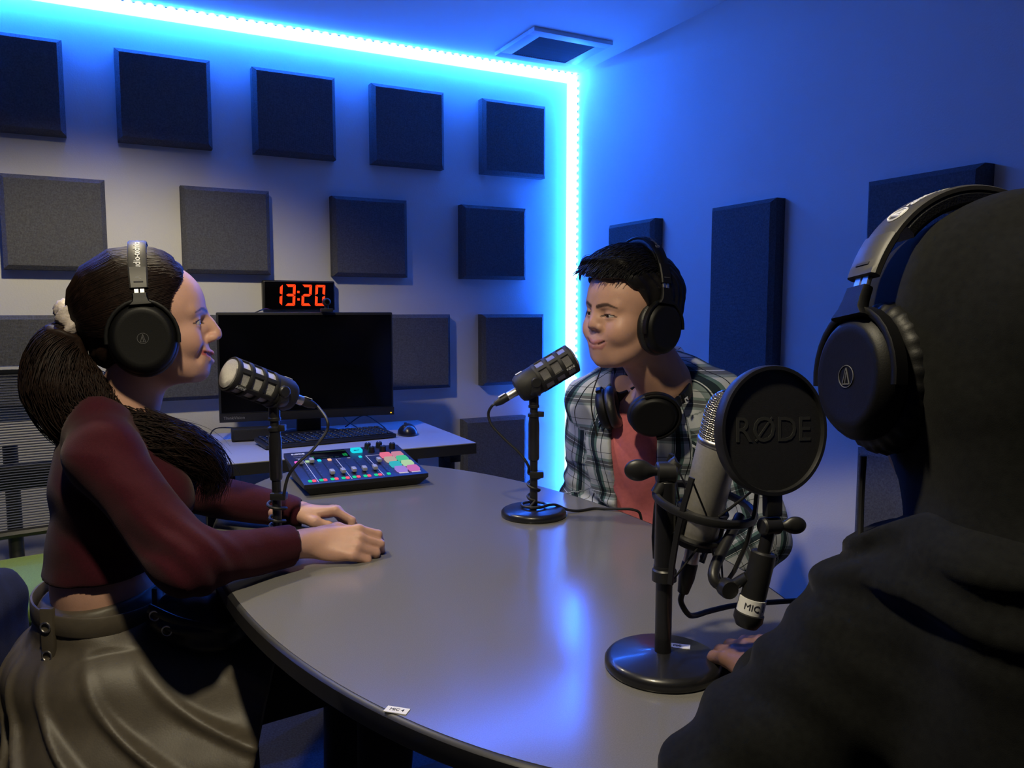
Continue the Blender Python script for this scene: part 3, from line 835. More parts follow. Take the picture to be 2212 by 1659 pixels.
def podcast_mic(label, c, d, cablepts, conn_label_side, group):
    """broadcast microphone in a U bracket on a short stand with a round base"""
    c = Vector(c); d = Vector(d).normalized()
    t = thing('podcast_microphone', label, 'microphone', c, 0, group)
    round_base(t, c)
    z = lambda h: c + UP * h
    MB().cyl(z(.018), z(.135), .0085, n=20).build('lower_tube', 'black_metal', t)
    MB().lathe([(.0105, 0), (.0118, .004), (.0118, .078), (.0105, .088), (.0105, .092)], Matrix.Translation(z(.122)), 24).build('upper_tube', 'black_metal', t)
    cl = MB().lathe([(.010, 0), (.013, .002), (.013, .008), (.010, .010), (.0085, .011), (.0085, .020), (.0118, .021), (.0118, .026), (.010, .028)], Matrix.Translation(z(.214)), 20).build('clutch', 'black_plastic', t)
    MB().box(z(.222) + RV * .015 - FH * .004, (.013, .014, .012), .002, Matrix((RV, FH, UP)).transposed()).build('lever', 'black_plastic', cl)
    MB().cyl(z(.238), z(.262), .0105, n=20, bev=.001).build('thread_collar', 'black_metal', t)
    # bracket
    pv = z(.292)
    side = UP.cross(d).normalized()
    yk = MB()
    arc = []
    for k in range(13):
        a = math.pi * k / 12
        arc.append(pv + side * (.0365 * math.cos(a)) - UP * (.030 * math.sin(a) ** .6))
    fw_ = side.cross(UP)
    yk.strip(arc, fw_, [.017 + .008 * math.sin(math.pi * k / 12) for k in range(13)], .0055)
    for s_ in (-1, 1): yk.cyl(pv + side * .0325 * s_, pv + side * .0415 * s_, .011, n=20, bev=.002)
    yk.build('bracket', 'black_plastic', t)
    M = frame(pv + d * .008, d, UP.cross(d))
    body = MB().lathe([(0, -.050), (.018, -.050), (.026, -.047), (.0305, -.039), (.0315, -.024), (.0315, .004), (.0300, .006), (0, .006)], M, 40).build('body', 'matte_black', t)
    MB().lathe([(.0288, .004), (.0288, .083), (.0270, .090), (.020, .0930), (0, .0942)], M, 40).build('grille', 'mesh_silver', t)
    cg = MB()
    for h in (.004, .031, .058, .0835): cg.lathe([(.0285, h - .0045), (.0318, h - .0045), (.0326, h - .003), (.0326, h + .003), (.0318, h + .0045), (.0285, h + .0045), (.0285, h - .0045)], M, 40)
    for k in range(6):
        a = 2 * math.pi * (k + .35) / 6
        cg.add(*bbox_mesh(.0045, .0095, .082, .0012, 1), M @ Matrix.Rotation(a, 4, 'Z') @ Matrix.Translation((.0302, 0, .044)))
    cage = cg.build('cage', 'matte_black', t)
    # small lettering on the bar that faces the camera
    best = max(range(6), key=lambda k: (M.to_3x3() @ Vector((math.cos(2 * math.pi * (k + .35) / 6), math.sin(2 * math.pi * (k + .35) / 6), 0))).dot(-FH + UP * .1))
    LM = M @ Matrix.Rotation(2 * math.pi * (best + .35) / 6, 4, 'Z') @ Matrix.Translation((.0327, 0, .0705)) @ Matrix(((0, 0, 1, 0), (0, 1, 0, 0), (-1, 0, 0, 0), (0, 0, 0, 1)))
    if conn_label_side < 0: LM = LM @ Matrix.Rotation(math.pi, 4, 'Z')
    lettering('logo_lettering', 'RØDE', .0072, LM, 'print_white', cage)
    lab = M @ Matrix.Rotation(math.atan2((M.to_3x3().inverted() @ UP).y, (M.to_3x3().inverted() @ UP).x), 4, 'Z')
    MB().add(*bbox_mesh(.001, .012, .015, .0002, 1), lab @ Matrix.Translation((.0316, 0, -.028))).build('paper_label', 'paper_white', body)
    # connector
    MB().lathe([(.0085, -.048), (.0095, -.050), (.0095, -.072), (.0085, -.073)], M, 24).build('connector', 'silver_metal', t)
    bt = MB().lathe([(.0082, -.072), (.0090, -.074), (.0090, -.091), (.0055, -.105), (0, -.105)], M, 20).build('connector_boot', 'rubber_black', t)
    MB().add(*bbox_mesh(.0012, .013, .016, .0003, 1), lab @ Matrix.Translation((.0092, 0, -.0825))).build('paper_label', 'paper_white', bt)
    # cable
    e = M @ Vector((0, 0, -.103)); e2 = M @ Vector((0, 0, -.112))
    pts = [e, e2] + [c + RV * a + FH * b + UP * h for a, b, h in cablepts]
    cbm = MB().tube(smooth_path(pts, 6), .0030, 8).build('cable', 'rubber_black', t)
    cp = MB().box(z(.092) + RV * .006 - FH * .006, (.030, .020, .014), .003, Matrix((RV, FH, UP)).transposed()).build('cable_clip', 'black_plastic', t)
    return t

def helix(r, h0, h1, turns, a0=0.0, n=10):
    out = []; N = max(3, int(turns * n))
    for k in range(N + 1):
        a = a0 + 2 * math.pi * turns * k / N
        out.append((r * math.cos(a), r * math.sin(a), h0 + (h1 - h0) * k / N))
    return out
t1 = podcast_mic('silver-grilled microphone on a desk stand in front of the woman, aimed left', (.282, 1.509, TZ), (-.863, -.320, .38),
    [(.090, .035, .232), (.090, .030, .210), (.068, .010, .178), (.044, -.010, .155), (.026, -.012, .130), (.018, -.014, .095)] + helix(.017, .085, .060, 1.3, .3) + helix(.014, .052, .030, 1.5, 2.0)
    + [(-.02, -.02, .024), (-.05, -.035, .022), (-.085, -.050, .010), (-.125, -.06, .0035), (-.150, -.062, .002), (-.158, -.065, -.02), (-.160, -.065, -.12)], 1, 'table microphones')
MB().box((.262, 1.462, TZ + .0178), (.030, .012, .001), 0, Matrix.Rotation(.9, 3, 'Z')).build('paper_label', 'paper_white', t1)
t2 = podcast_mic('silver-grilled microphone on a desk stand in front of the man, aimed right', (.811, 1.457, TZ), (.80, -.31, .50),
    [(-.097, .0, .222), (-.090, -.002, .198), (-.062, -.006, .168), (-.030, -.010, .138), (-.012, -.013, .112)] + helix(.0125, .095, .035, 2.2, 3.6) + helix(.026, .024, .0245, 1.15, 4.4)
    + [(.045, .01, .022), (.075, .02, .008), (.10, .03, .0033), (.135, .05, .0033), (.16, .045, .004), (.190, .035, .006), (.222, .030, .005), (.237, .030, -.012), (.242, .03, -.09)], -1, 'table microphones')

# ------------------------------------------------------------------ large condenser microphone in a shock mount with a pop filter
c3 = Vector((.600, .748, TZ))
t3 = thing('studio_microphone', 'large silver studio microphone in a black shock mount on a stand', 'microphone', c3, 0, 'table microphones')
round_base(t3, c3, .0715)
RB = Matrix((RV, FH, UP)).transposed()
lb = MB().box(c3 + RV * .022 + FH * .020 + UP * .0185, (.032, .013, .001), 0, RB @ Matrix.Rotation(-.25, 3, 'Z')).build('paper_label', 'paper_white', t3)
lettering('label_text', 'MIC', .006, Matrix.Translation(c3 + RV * .022 + FH * .020 + UP * .0192) @ (RB @ Matrix.Rotation(-.25, 3, 'Z')).to_4x4(), 'ink', lb)
z3 = lambda h: c3 + UP * h
MB().cyl(z3(.018), z3(.120), .0102, n=24).build('lower_tube', 'black_metal', t3)
cl = MB().lathe([(.0125, 0), (.0150, .001), (.0150, .014), (.0132, .016), (.0132, .020)], Matrix.Translation(z3(.110)), 28).build('collar', 'black_plastic', t3)
MB().cyl(z3(.122), z3(.235), .0126, n=24, bev=.001).build('upper_tube', 'black_metal', t3)
d3 = Vector((.015, -.039, .185)).normalized()
b3 = Vector((.6354, .7328, .9015))          # lowest point of the microphone body
M3 = frame(b3, d3, RV)
body = MB().lathe([(0, 0), (.021, 0), (.0235, .0025), (.0248, .006), (.0250, .122), (.0246, .126), (0, .126)], M3, 48).build('body', 'nickel', t3)
MB().lathe([(.0248, .1225), (.0262, .1245), (.0266, .127), (.0262, .1295), (.0245, .131)], M3, 48).build('collar_ring', 'silver_metal', t3)
core = MB().lathe([(.0205, .128), (.0205, .168), (.017, .178), (.010, .183), (0, .184)], M3, 32).build('grille_core', 'grille_dark', t3)
gm = MB()
gp = lambda h: (.0247 if h < .160 else .0247 * math.sqrt(max(.02, 1 - ((h - .160) / .0305) ** 2)))
hs = [.130 + .0026 * k for k in range(23)]
NG = 44
for hk in hs:                                                             # woven wire: rings ...
    r = gp(hk)
    gm.tube([M3 @ Vector((r * math.cos(2 * math.pi * k / NG), r * math.sin(2 * math.pi * k / NG), hk + .0005 * (1 if k % 2 else -1))) for k in range(NG)], .00062, 4, closed=True)
for k in range(NG):                                                       # ... and uprights
    a = 2 * math.pi * (k + .5) / NG
    gm.tube([M3 @ Vector(((gp(h) + .0004 * (1 if i % 2 else -1)) * math.cos(a), (gp(h) + .0004 * (1 if i % 2 else -1)) * math.sin(a), h)) for i, h in enumerate(hs)], .00062, 4)
tag(gm.build('wire_grille', 'silver_metal', t3, 60), kind='stuff')
# shock mount
sm = thing_ = None
def ring(rad, h, tr, n=48, seg=8): return [M3 @ Vector((rad * math.cos(2 * math.pi * k / n), rad * math.sin(2 * math.pi * k / n), h)) for k in range(n)]
MB().tube(ring(.060, .048, 0), .0042, 8, closed=True, flat=1.3).build('mount_ring', 'black_plastic', t3)
MB().tube(ring(.0285, .006, 0), .0040, 8, closed=True).build('cradle_ring', 'black_plastic', t3)
MB().tube(ring(.0285, .040, 0), .0030, 8, closed=True).build('cradle_ring', 'black_plastic', t3)
MB().lathe([(0, -.010), (.012, -.010), (.029, -.004), (.029, .002), (.0255, .002), (.024, -.001), (0, -.001)], M3, 36).build('cradle_cup', 'black_plastic', t3)
angs = [-.62, -2.25, 2.45, .95]
for a in angs:
    ca, sa = math.cos(a), math.sin(a)
    st = MB().strip([M3 @ Vector((r * ca, r * sa, h)) for r, h in ((.046, -.046), (.054, -.020), (.0605, .02), (.0605, .06), (.056, .092))], M3.to_3x3() @ Vector((-sa, ca, 0)), .0072, .0045).build('strut', 'black_plastic', t3)
    for da in (-.55, .55):
        MB().cyl(M3 @ Vector((.056 * ca, .056 * sa, .090)), M3 @ Vector((.0295 * math.cos(a + da), .0295 * math.sin(a + da), .044)), .0013, n=6).build('elastic_cord', 'rubber_black', st)
        MB().cyl(M3 @ Vector((.046 * ca, .046 * sa, -.045)), M3 @ Vector((.0295 * math.cos(a + da), .0295 * math.sin(a + da), .004)), .0013, n=6).build('elastic_cord', 'rubber_black', st)
for a in (angs[0] + .6, angs[1] - .4, angs[2] + .5):
    MB().cyl(M3 @ Vector((.028 * math.cos(a), .028 * math.sin(a), .010)), M3 @ Vector((.028 * math.cos(a), .028 * math.sin(a), .040)), .0035, n=8).build('cradle_post', 'black_plastic', t3)
# swivel that carries the mount, on top of the pole
jp = z3(.245)
MB().cyl(jp - RV * .012, jp + RV * .012, .0135, n=24, bev=.002).build('swivel', 'black_plastic', t3)
MB().tube(smooth_path([jp, jp + UP * .012 + RV * .012, M3 @ Vector((-.060, .0, .050))], 6), .008, 10).build('swivel_arm', 'black_plastic', t3)
wn = Field(axis((-.03, .03, .0012)), axis((-.02, .02, .0012)), axis((-.03, .03, .0012)))
wn.ell((-.008, 0, .001), (.017, .0075, .0135), None, .003).cap((.004, 0, 0), (.02, 0, 0), .006, .006, None, .006)
P, Q = wn.mesh()
def wing(o, xdir, name, parent, s=1.0):
    Mx = Matrix((Vector(xdir), UP.cross(Vector(xdir)), UP)).transposed()
    PP = np.array([[*(Vector(o) + Mx @ Vector(p) * s)] for p in P])
    return mesh_obj(name, PP, Q, 'black_plastic', parent, 180)
wing(jp - RV * .026 + UP * .002, RV, 'wing_knob', t3)
# connector and cable under the microphone
MB().lathe([(.0090, -.010), (.0095, -.012), (.0095, -.030), (.0085, -.031)], M3, 20).build('connector', 'silver_metal', t3)
bt = MB().lathe([(.0088, -.030), (.0100, -.033), (.0100, -.052), (.0070, -.072), (0, -.072)], M3, 20).build('connector_boot', 'rubber_black', t3)
e = M3 @ Vector((0, 0, -.070)); e2 = M3 @ Vector((0, 0, -.085))
MB().tube(smooth_path([e, e2, e + RV * .006 - UP * .030, e + RV * .020 + FH * .02 - UP * .040, e + RV * .045 + FH * .045 - UP * .044, e + RV * .085 + FH * .07 - UP * .046, e + RV * .13 + FH * .09 - UP * .050, e + RV * .19 + FH * .10 - UP * .05], 6), .0036, 10).build('cable', 'rubber_black', t3)
# pop filter
pf = thing('pop_filter', 'round black mesh pop filter in front of the silver studio microphone', 'pop filter', (.66, .63, .86))
n3 = Vector((-.10, -.99, .10)).normalized()
pc3 = Vector((.6640, .6425, 1.0463))
MP = frame(pc3, n3, RV)
RP = .0735
MB().lathe([(RP - .006, -.007), (RP - .001, -.008), (RP, -.004), (RP, .004), (RP - .001, .007), (RP - .005, .007), (RP - .006, .004), (RP - .006, -.007)], MP, 72).build('rim', 'black_plastic', pf)
MB().lathe([(0, .0022), (RP - .0055, .0022), (RP - .0055, .0006), (0, .0006)], MP, 64).build('mesh_screen', 'matte_black', pf)
MB().lathe([(0, -.0040), (RP - .0055, -.0040), (RP - .0055, -.0056), (0, -.0056)], MP, 64).build('mesh_screen', 'matte_black', pf)
TX = Matrix((RV, n3.cross(RV).normalized(), n3)).transposed()
xr = (RV - n3 * RV.dot(n3)).normalized(); yr = n3.cross(xr)
TX = Matrix((xr, yr, n3)).transposed().to_4x4(); TX.translation = pc3 + n3 * .0024
lettering('logo_lettering', 'RØDE', .040, TX, 'print_dim', pf)
neck = pc3 - yr * (RP + .012)
MB().box(pc3 - yr * (RP + .008), (.022, .030, .010), .003, TX.to_3x3()).build('stem_block', 'black_plastic', pf)
ja = neck - UP * .022 - RV * .002
MB().cyl(ja - xr * .012, ja + xr * .012, .010, n=20, bev=.002).build('swivel', 'black_plastic', pf)
wing(ja + RV * .022, -RV, 'wing_knob', pf, .75)
ax = (RV * -.20 - UP * .95 - FH * .02).normalized()
MB().cyl(ja, ja + ax * .045, .0075, n=20).build('upper_post', 'black_metal', pf)
MB().cyl(ja + ax * .030, ja + ax * .085, .0140, n=24, bev=.002).build('lower_post', 'black_plastic', pf)
plb = MB().cyl(ja + ax * .084, ja + ax * .101, .0152, n=28).build('paper_label', 'paper_white', pf)
LF = -FH
lx = (RV - ax * RV.dot(ax)).normalized(); lz = (lx.cross(-ax)).normalized()
LT = Matrix((lx, -ax, lz)).transposed().to_4x4(); LT.translation = ja + ax * .0925 + lz * .0153
Vt, Ft = text_mesh('MIC 1', .0105, .0002)
Vc = []
for v in Vt:
    a = v.x / .0153
    Vc.append(LT @ Vector((.0153 * math.sin(a), v.y, .0153 * (math.cos(a) - 1) + v.z)))
MB().add(Vc, Ft).build('label_text', 'ink', plb, smooth=0)
MB().lathe([(.0135, 0), (.0165, .002), (.0165, .010), (.012, .018), (0, .020)], frame(ja + ax * .100, ax), 28).build('end_cap', 'black_plastic', pf)
MB().tube(smooth_path([ja + ax * .06 - RV * .012, ja + ax * .075 - RV * .030 + FH * .01, ja + ax * .06 - RV * .045 + FH * .02, M3 @ Vector((.05, .01, .035))], 8), .0065, 10).build('clamp_arm', 'black_plastic', pf)
MB().lathe([(0, -.008), (.010, -.008), (.011, -.005), (.011, .005), (.010, .008), (0, .008)], frame(ja + ax * .075 - RV * .030 + FH * .005, -FH + RV * .2), 20).build('clamp_screw', 'black_plastic', pf)

# ------------------------------------------------------------------ paper tag stuck on the table
tg = thing('paper_tag', 'small white paper tag reading MIC 4 stuck near the table edge', 'tag', (.271, .797, TZ))
tu = Vector((.72, -.69, 0)).normalized()
RT = Matrix((tu, UP.cross(tu), UP)).transposed()
MB().box((.272, .798, TZ + .0006), (.027, .0125, .001), 0, RT).build('tag_paper', 'paper_white', tg)
lettering('tag_text', 'MIC 4', .0068, Matrix.Translation((.272, .798, TZ + .0013)) @ RT.to_4x4(), 'ink', tg, depth=.0002)

# ================================================================== headphones (built round a head: x forward, y left, z up)
def headphones(label, M, loc, W=.088, z0=.005, Hh=.130, xs=-.012, cup=(0, -.012), brand=True, band_mat='headband_grey', wb=.030, tiltc=.06, cr=1.0, ribs=0, text=None, group='headphones', a0=38):
    t = thing('headphones', label, 'headphones', loc, 0, group)
    fw_ = M.to_3x3() @ Vector((1, 0, 0))
    def bp(a, dr=0.0): return M @ Vector((cup[0] + xs * math.sin(a), (W + dr) * math.cos(a), z0 + (Hh + dr) * math.sin(a)))
    A0 = math.radians(a0)
    arc = lambda a, b, n, dr=0.0: [bp(a + (b - a) * k / n, dr) for k in range(n + 1)]
    hb = MB().strip(arc(A0, math.pi - A0, 32, .004), fw_, wb, .0065).build('headband', band_mat, t)
    MB().strip(arc(A0 + .12, math.pi - A0 - .12, 28, -.004), fw_, wb * 1.02, .013).build('headband_pad', 'leatherette', t)
    for s_ in (1, -1):
        am = (lambda a: a) if s_ == 1 else (lambda a: math.pi - a)
        hs = MB().strip([bp(am(A0 + .02 - .30 * k / 6), .004) for k in range(7)], fw_, [wb * (1.04 - .012 * k) for k in range(7)], .009).build('slider_housing', band_mat, t)
        MB().strip([bp(am(A0 - .20), .0088), bp(am(A0 - .216), .0088)], fw_, .015, .0012).build('size_mark', 'ink', hs)
        sl_ = MB()
        for dx in (-.0045, .0045):
            sl_.strip([bp(am(A0 - .27 - .10 * k / 3), .003) + fw_ * dx for k in range(4)], fw_, .0075, .004)
        sl_.build('slider', 'silver_metal', t)
        cc = Vector((cup[0], s_ * (W - .006), cup[1]))
        Rc = Matrix.Rotation(s_ * tiltc, 4, 'X')
        Mc = M @ Matrix.Translation(cc) @ Rc @ Matrix.Rotation(-s_ * math.pi / 2, 4, 'X')          # local z = outward
        if s_ == -1: pass
        top = bp(am(A0 - .355), .004)
        yk = MB()
        lo_ = Vector((cup[0], s_ * (W + .007), cup[1] + .046 * cr)); tl_ = M.inverted() @ top
        yk.strip([top, M @ (tl_ * .6 + lo_ * .4), M @ (tl_ * .25 + lo_ * .75), M @ lo_], fw_, [.024, .024, .028, .040], [.009, .010, .011, .010])
        for q in (-1, 1):
            pts = []
            for k in range(9):
                a = math.pi / 2 + q * (math.pi * .54) * k / 8
                pts.append(Mc @ Vector((.0455 * cr * math.cos(a), -s_ * .052 * cr * math.sin(a) * (1), .008)))
            yk.strip(pts, Mc.to_3x3() @ Vector((0, 0, 1)), .012, .006)
        yk.build('yoke', 'headphone_black', t)
        cp = MB().lathe([(0, -.004), (.040, -.004), (.043, -.001), (.043, .007), (.0405, .012), (.037, .017), (.034, .0185), (.030, .0180), (0, .0182)], Mc, 44, cr, 1.14 * cr).build('ear_cup', 'headphone_black', t)
        if brand:
            em = MB()
            n = 28
            em.tube([Mc @ Vector((.0088 * math.cos(2 * math.pi * k / n), .0088 * math.sin(2 * math.pi * k / n), .0185)) for k in range(n)], .0004, 5, closed=True)
            sgn = -s_
            for a_, b_ in (((-.0050, -.0075), (0, .0085)), ((.0050, -.0075), (0, .0085)), ((-.0050, -.0075), (.0050, -.0075)), ((.0012, -.0072), (-.0004, .004))):
                em.cyl(Mc @ Vector((a_[0] * .82, sgn * a_[1] * .82, .0185)), Mc @ Vector((b_[0] * .82, sgn * b_[1] * .82, .0185)), .0005, n=5)
            em.build('emblem', 'emblem_dim', cp)
        # cushion
        cu = []
        NN = 112 if ribs else 40
        V = []; F = []; n = 10
        for k in range(NN):
            a = 2 * math.pi * k / NN
            rb_ = .0010 * math.sin(2 * math.pi * k / 4) if ribs else 0
            for j in range(n):
                b = 2 * math.pi * j / n
                rr = (.0115 + rb_) * math.cos(b); hh = -.0135 + .0105 * math.sin(b) * 1.15; rc_ = .0345
                if ribs: hh = -.0190 + .0165 * math.sin(b); rc_ = .0395
                V.append(Mc @ Vector(((rc_ + rr) * math.cos(a) * cr, (rc_ + rr) * math.sin(a) * 1.16 * cr, hh)))
        for k in range(NN):
            for j in range(n):
                F.append((k * n + j, ((k + 1) % NN) * n + j, ((k + 1) % NN) * n + (j + 1) % n, k * n + (j + 1) % n))
        mesh_obj('ear_cushion', V, F, 'leatherette' if not ribs else 'headphone_black', t, 180)
    if text:
        body, size, a_mid, mname, up_s = text
        V, F = text_mesh(body, size, .0003, align='LEFT', bold=size * .012)
        def wrap(x, y, z=0.0): return bp(a_mid + up_s * x / (Hh * .98), .0078 + z) + fw_ * (up_s * y)
        MB().add([wrap(v.x + size * .62, v.y, v.z) for v in V], F).build('lettering', mname, hb, smooth=0)
        em = MB(); r_ = size * .42
        em.tube([wrap(r_ * math.cos(2 * math.pi * k / 24), r_ * math.sin(2 * math.pi * k / 24)) for k in range(24)], size * .045, 5, closed=True)
        for a_, b_ in (((-.20, -.30), (0, .34)), ((.20, -.30), (0, .34)), ((-.20, -.30), (.20, -.30)), ((.05, -.28), (-.02, .16))):
            em.tube([wrap(a_[0] * size, a_[1] * size), wrap((a_[0] + b_[0]) / 2 * size, (a_[1] + b_[1]) / 2 * size), wrap(b_[0] * size, b_[1] * size)], size * .05, 5)
        em.build('emblem', mname, hb)
    return t
# ================================================================== people
def head_matrix(o, fwd, roll=0.0, pitch=0.0):
    """x forward, y left, z up"""
    x = Vector(fwd).normalized(); y = UP.cross(x).normalized(); z = x.cross(y)
    R = Matrix((x, y, z)).transposed() @ Matrix.Rotation(-pitch, 3, 'Y') @ Matrix.Rotation(roll, 3, 'X')
    M = R.to_4x4(); M.translation = Vector(o); return M

def sculpt_head(f, M, P):
    E = lambda c, r, k=.01, op='union': f.ell(c, r, M, k, op)
    def E2(c, r, k=.01, op='union'):
        for s in (1, -1): f.ell((c[0], s * c[1], c[2]), r, M, k, op)
    def C2(a, b, ra, rb, k=.01, op='union'):
        for s in (1, -1): f.cap((a[0], s * a[1], a[2]), (b[0], s * b[1], b[2]), ra, rb, M, k, op)
    fw = P.get('fw', 1.0)                                   # width of the face
    E((-.018, 0, .032), (.098, .077, .085), .0)
    E((.028, 0, .032), (.059, .066, .064), .03)
    E((.034, 0, -.034), (.047, .059 * fw, .070), .025)
    E((.028, 0, -.072 + P.get('jawz', 0)), (.052, .052 * fw, .036), .025)
    E((.066 + P.get('chinx', 0), 0, -.092 + P.get('jawz', 0)), (.019, .021, .017), .02)
    C2((-.004, .054 * fw, -.042), (.054, .026 * fw, -.086 + P.get('jawz', 0)), .017, .016, .02)
    ck = P.get('cheek', 1.0)
    E2((.052, .041 * fw, -.028), (.026, .023, .023), .02)
    E2((.060, .034 * fw, -.040), (.019 * ck, .018 * ck, .016 * ck), .016)      # raised smile cheeks
    C2((.077, .012, .021), (.064, .046, .021), .0095, .0085, .013)
    E2((.092, .031, .001), (.0145, .020, .0095), .013, 'sub')
    E2((.0675, .0315, .001), (.0150, .0165, .0150), .005)                      # lids
    nl, npr = P.get('nose_len', .034), P.get('nose_out', .024)
    tx, tz = .085 + npr, .010 - nl
    nb = P.get('bridge', .0815)
    f.cap((nb, 0, .016), (tx - .010, 0, tz + .010), .0082, .0098, M, .012)
    E2((.080, .010, -.012), (.012, .009, .016), .010)
    if P.get('hump'): E((.0945, 0, -.006), (.0095, .0080, .014), .008)
    E((tx - .0095, 0, tz + .0015), (.0105, P.get('nose_w', .0110), .0085), .007)
    E2((tx - .017, P.get('wing', .0125), tz - .002), (.0105, .0065, .0075), .005)
    E2((tx - .012, .0062, tz - .0085), (.0050, .0033, .0035), .002, 'sub')
    mz = P.get('mouth_z', -.062)
    E((.068 + P.get('muz', 0), 0, mz + .002), (.023, .033, .027), .02)
    mwid = P.get('mouth_w', .026); up = P.get('smile', .006)
    mx = .0895 + P.get('muz', 0)
    upper = [(mx - .012, mwid, mz + up), (mx - .003, mwid * .55, mz + up * .35 + .003), (mx + .0018, mwid * .14, mz + .0045), (mx + .0012, 0, mz + .0036)]
    lower = [(mx - .012, mwid, mz + up - .001), (mx - .004, mwid * .55, mz - .0045), (mx + .0005, 0, mz - .0062 - P.get('open', 0))]
    for s in (1, -1):
        lk = P.get('lip_k', 1.0)
        for ch, r in ((upper, (.0026, .0044 * lk, .0052 * lk, .0050 * lk)), (lower, (.0026, .0054 * lk, .0064 * lk))):
            f.chain([(a, s * b, c) for a, b, c in ch], r, M, .004)
    slit = [(mx - .009, mwid * 1.02, mz + up), (mx + .001, mwid * .5, mz + up * .3), (mx + .006, 0, mz - .0008 - P.get('open', 0) * .5)]
    so = .0012 + P.get('open', 0) * .62
    for s in (1, -1): f.chain([(a, s * b, c) for a, b, c in slit], (.0012, so, so), M, .002, op='sub')
    for s in ((1, -1) if P.get('fold', 1) else ()):        # smile fold beside the mouth
        f.cap((mx - .013, s * (mwid + .007), mz + .016), (mx - .019, s * (mwid + .010), mz - .002), .0002, .0001, M, .015, 'sub')
    ap = P.get('eye_open', .0042)
    for s in (1, -1):                                       # lid opening, a slim lens
        f.ell((.085, s * .0335, P.get('eye_z', .0005)), (.018, .0160, ap), M, .002, 'sub')
    f.ell((.0675, .0315, .001), (.0115, .0115, .0115), M, 0); f.ell((.0675, -.0315, .001), (.0115, .0115, .0115), M, 0)
    E2((-.008, .075, -.006), (.017, .010, .030), .008)
    return dict(upper=upper, lower=lower, mz=mz, tx=tx, tz=tz, slit=slit)

def dist_poly(L, pts):
    d = np.full(len(L), 9.0)
    for a, b in zip(pts[:-1], pts[1:]):
        a = np.array(a); b = np.array(b); ab = b - a
        t = np.clip(((L - a) @ ab) / (ab @ ab), 0, 1)
        d = np.minimum(d, np.linalg.norm(L - a - t[:, None] * ab, axis=1))
    return d

def face_tint(V, M, base, P, G):
    """skin colour per vertex: lips, brows, lash line, warm cheeks and nose"""
    Mi = np.array(M.inverted()); L = V @ Mi[:3, :3].T + Mi[:3, 3]
    T = np.tile(np.array(base, float), (len(V), 1))
    La = L.copy(); La[:, 1] = np.abs(La[:, 1])
    inh = (np.linalg.norm(L - np.array([.02, 0, -.01]), axis=1) < .17)
    def mixc(w_, c):
        w_ = (np.clip(w_, 0, 1) * inh)[:, None]; T[:] = T * (1 - w_) + np.array(c) * w_
    mixc(.45 * np.exp(-((La - np.array([.066, .040, -.036])) ** 2).sum(1) / .018 ** 2), np.array(base) * (1.05, .72, .70))
    mixc(.35 * np.exp(-((La - np.array([G['tx'] - .006, 0, G['tz']])) ** 2).sum(1) / .013 ** 2), np.array(base) * (1.05, .75, .72))
    lip = np.minimum(dist_poly(La, G['upper']), dist_poly(La, G['lower']))
    mixc((.0066 - lip) / .0016, P['lip'])
    sl = dist_poly(La, G['slit']); mixc((.0030 - sl) / .0014 * (La[:, 0] < .0905), (P['lip'][0] * .25, P['lip'][1] * .2, P['lip'][2] * .2))
    bz = P.get('brow_z', .0235); L2 = La[:, [1, 1, 2]] * np.array([0, 1, 1])
    front = np.clip((La[:, 0] - .048) / .006, 0, 1)
    br = dist_poly(L2, [(0, .011, bz - .003), (0, .024, bz + .001), (0, .036, bz + .0025), (0, .053, bz - .004)])
    wd = P.get('brow_t', .0040) * np.interp(La[:, 1], [.010, .03, .053], [1.15, 1.1, .55])
    mixc(np.clip((wd - br) / .0022, 0, .88) * front, P['brow'])
    ez = P.get('eye_z', .0005); ap = P.get('eye_open', .0042)
    ly = [(0, .0175, ez - .001), (0, .0260, ez + ap * .9), (0, .0340, ez + ap + .0008), (0, .0430, ez + ap * .7), (0, .0500, ez - .001)]
    mixc((.0019 - dist_poly(L2, ly)) / .0010 * front, (.012, .009, .009))
    lo = [(0, .0190, ez - .002), (0, .0335, ez - ap - .0006), (0, .0480, ez - .0015)]
    mixc(.5 * (.0015 - dist_poly(L2, lo)) / .0010 * front, (.06, .03, .025))
    return T

def eyeballs(M, root, look=(1, 0, 0), iris=(.035, .016, .008)):
    for s in (1, -1):
        c = Vector((.0675, s * .0315, .001)); r = .0138
        V = []; F = []; n, m_ = 24, 16
        g = Vector(look).normalized()
        A = frame((0, 0, 0), g).to_3x3()
        V.append(A @ Vector((0, 0, r)))
        for i in range(1, m_):
            th = math.pi * .62 * i / (m_ - 1)
            for k in range(n): V.append(A @ Vector((r * math.sin(th) * math.cos(2 * math.pi * k / n), r * math.sin(th) * math.sin(2 * math.pi * k / n), r * math.cos(th))))
        F += [(0, 1 + k, 1 + (k + 1) % n) for k in range(n)]
        for i in range(m_ - 2):
            for k in range(n): F.append((1 + i * n + k, 1 + (i + 1) * n + k, 1 + (i + 1) * n + (k + 1) % n, 1 + i * n + (k + 1) % n))
        tn = []
        for v in V:
            a = v.angle(g)
            tn.append((.004, .003, .003) if a < .20 else (iris if a < .47 else (.48, .44, .42)))
        VV = [M @ (c + v) for v in V]
        mesh_obj('eye', VV, F, 'eye', root, 180, tint=np.array(tn))

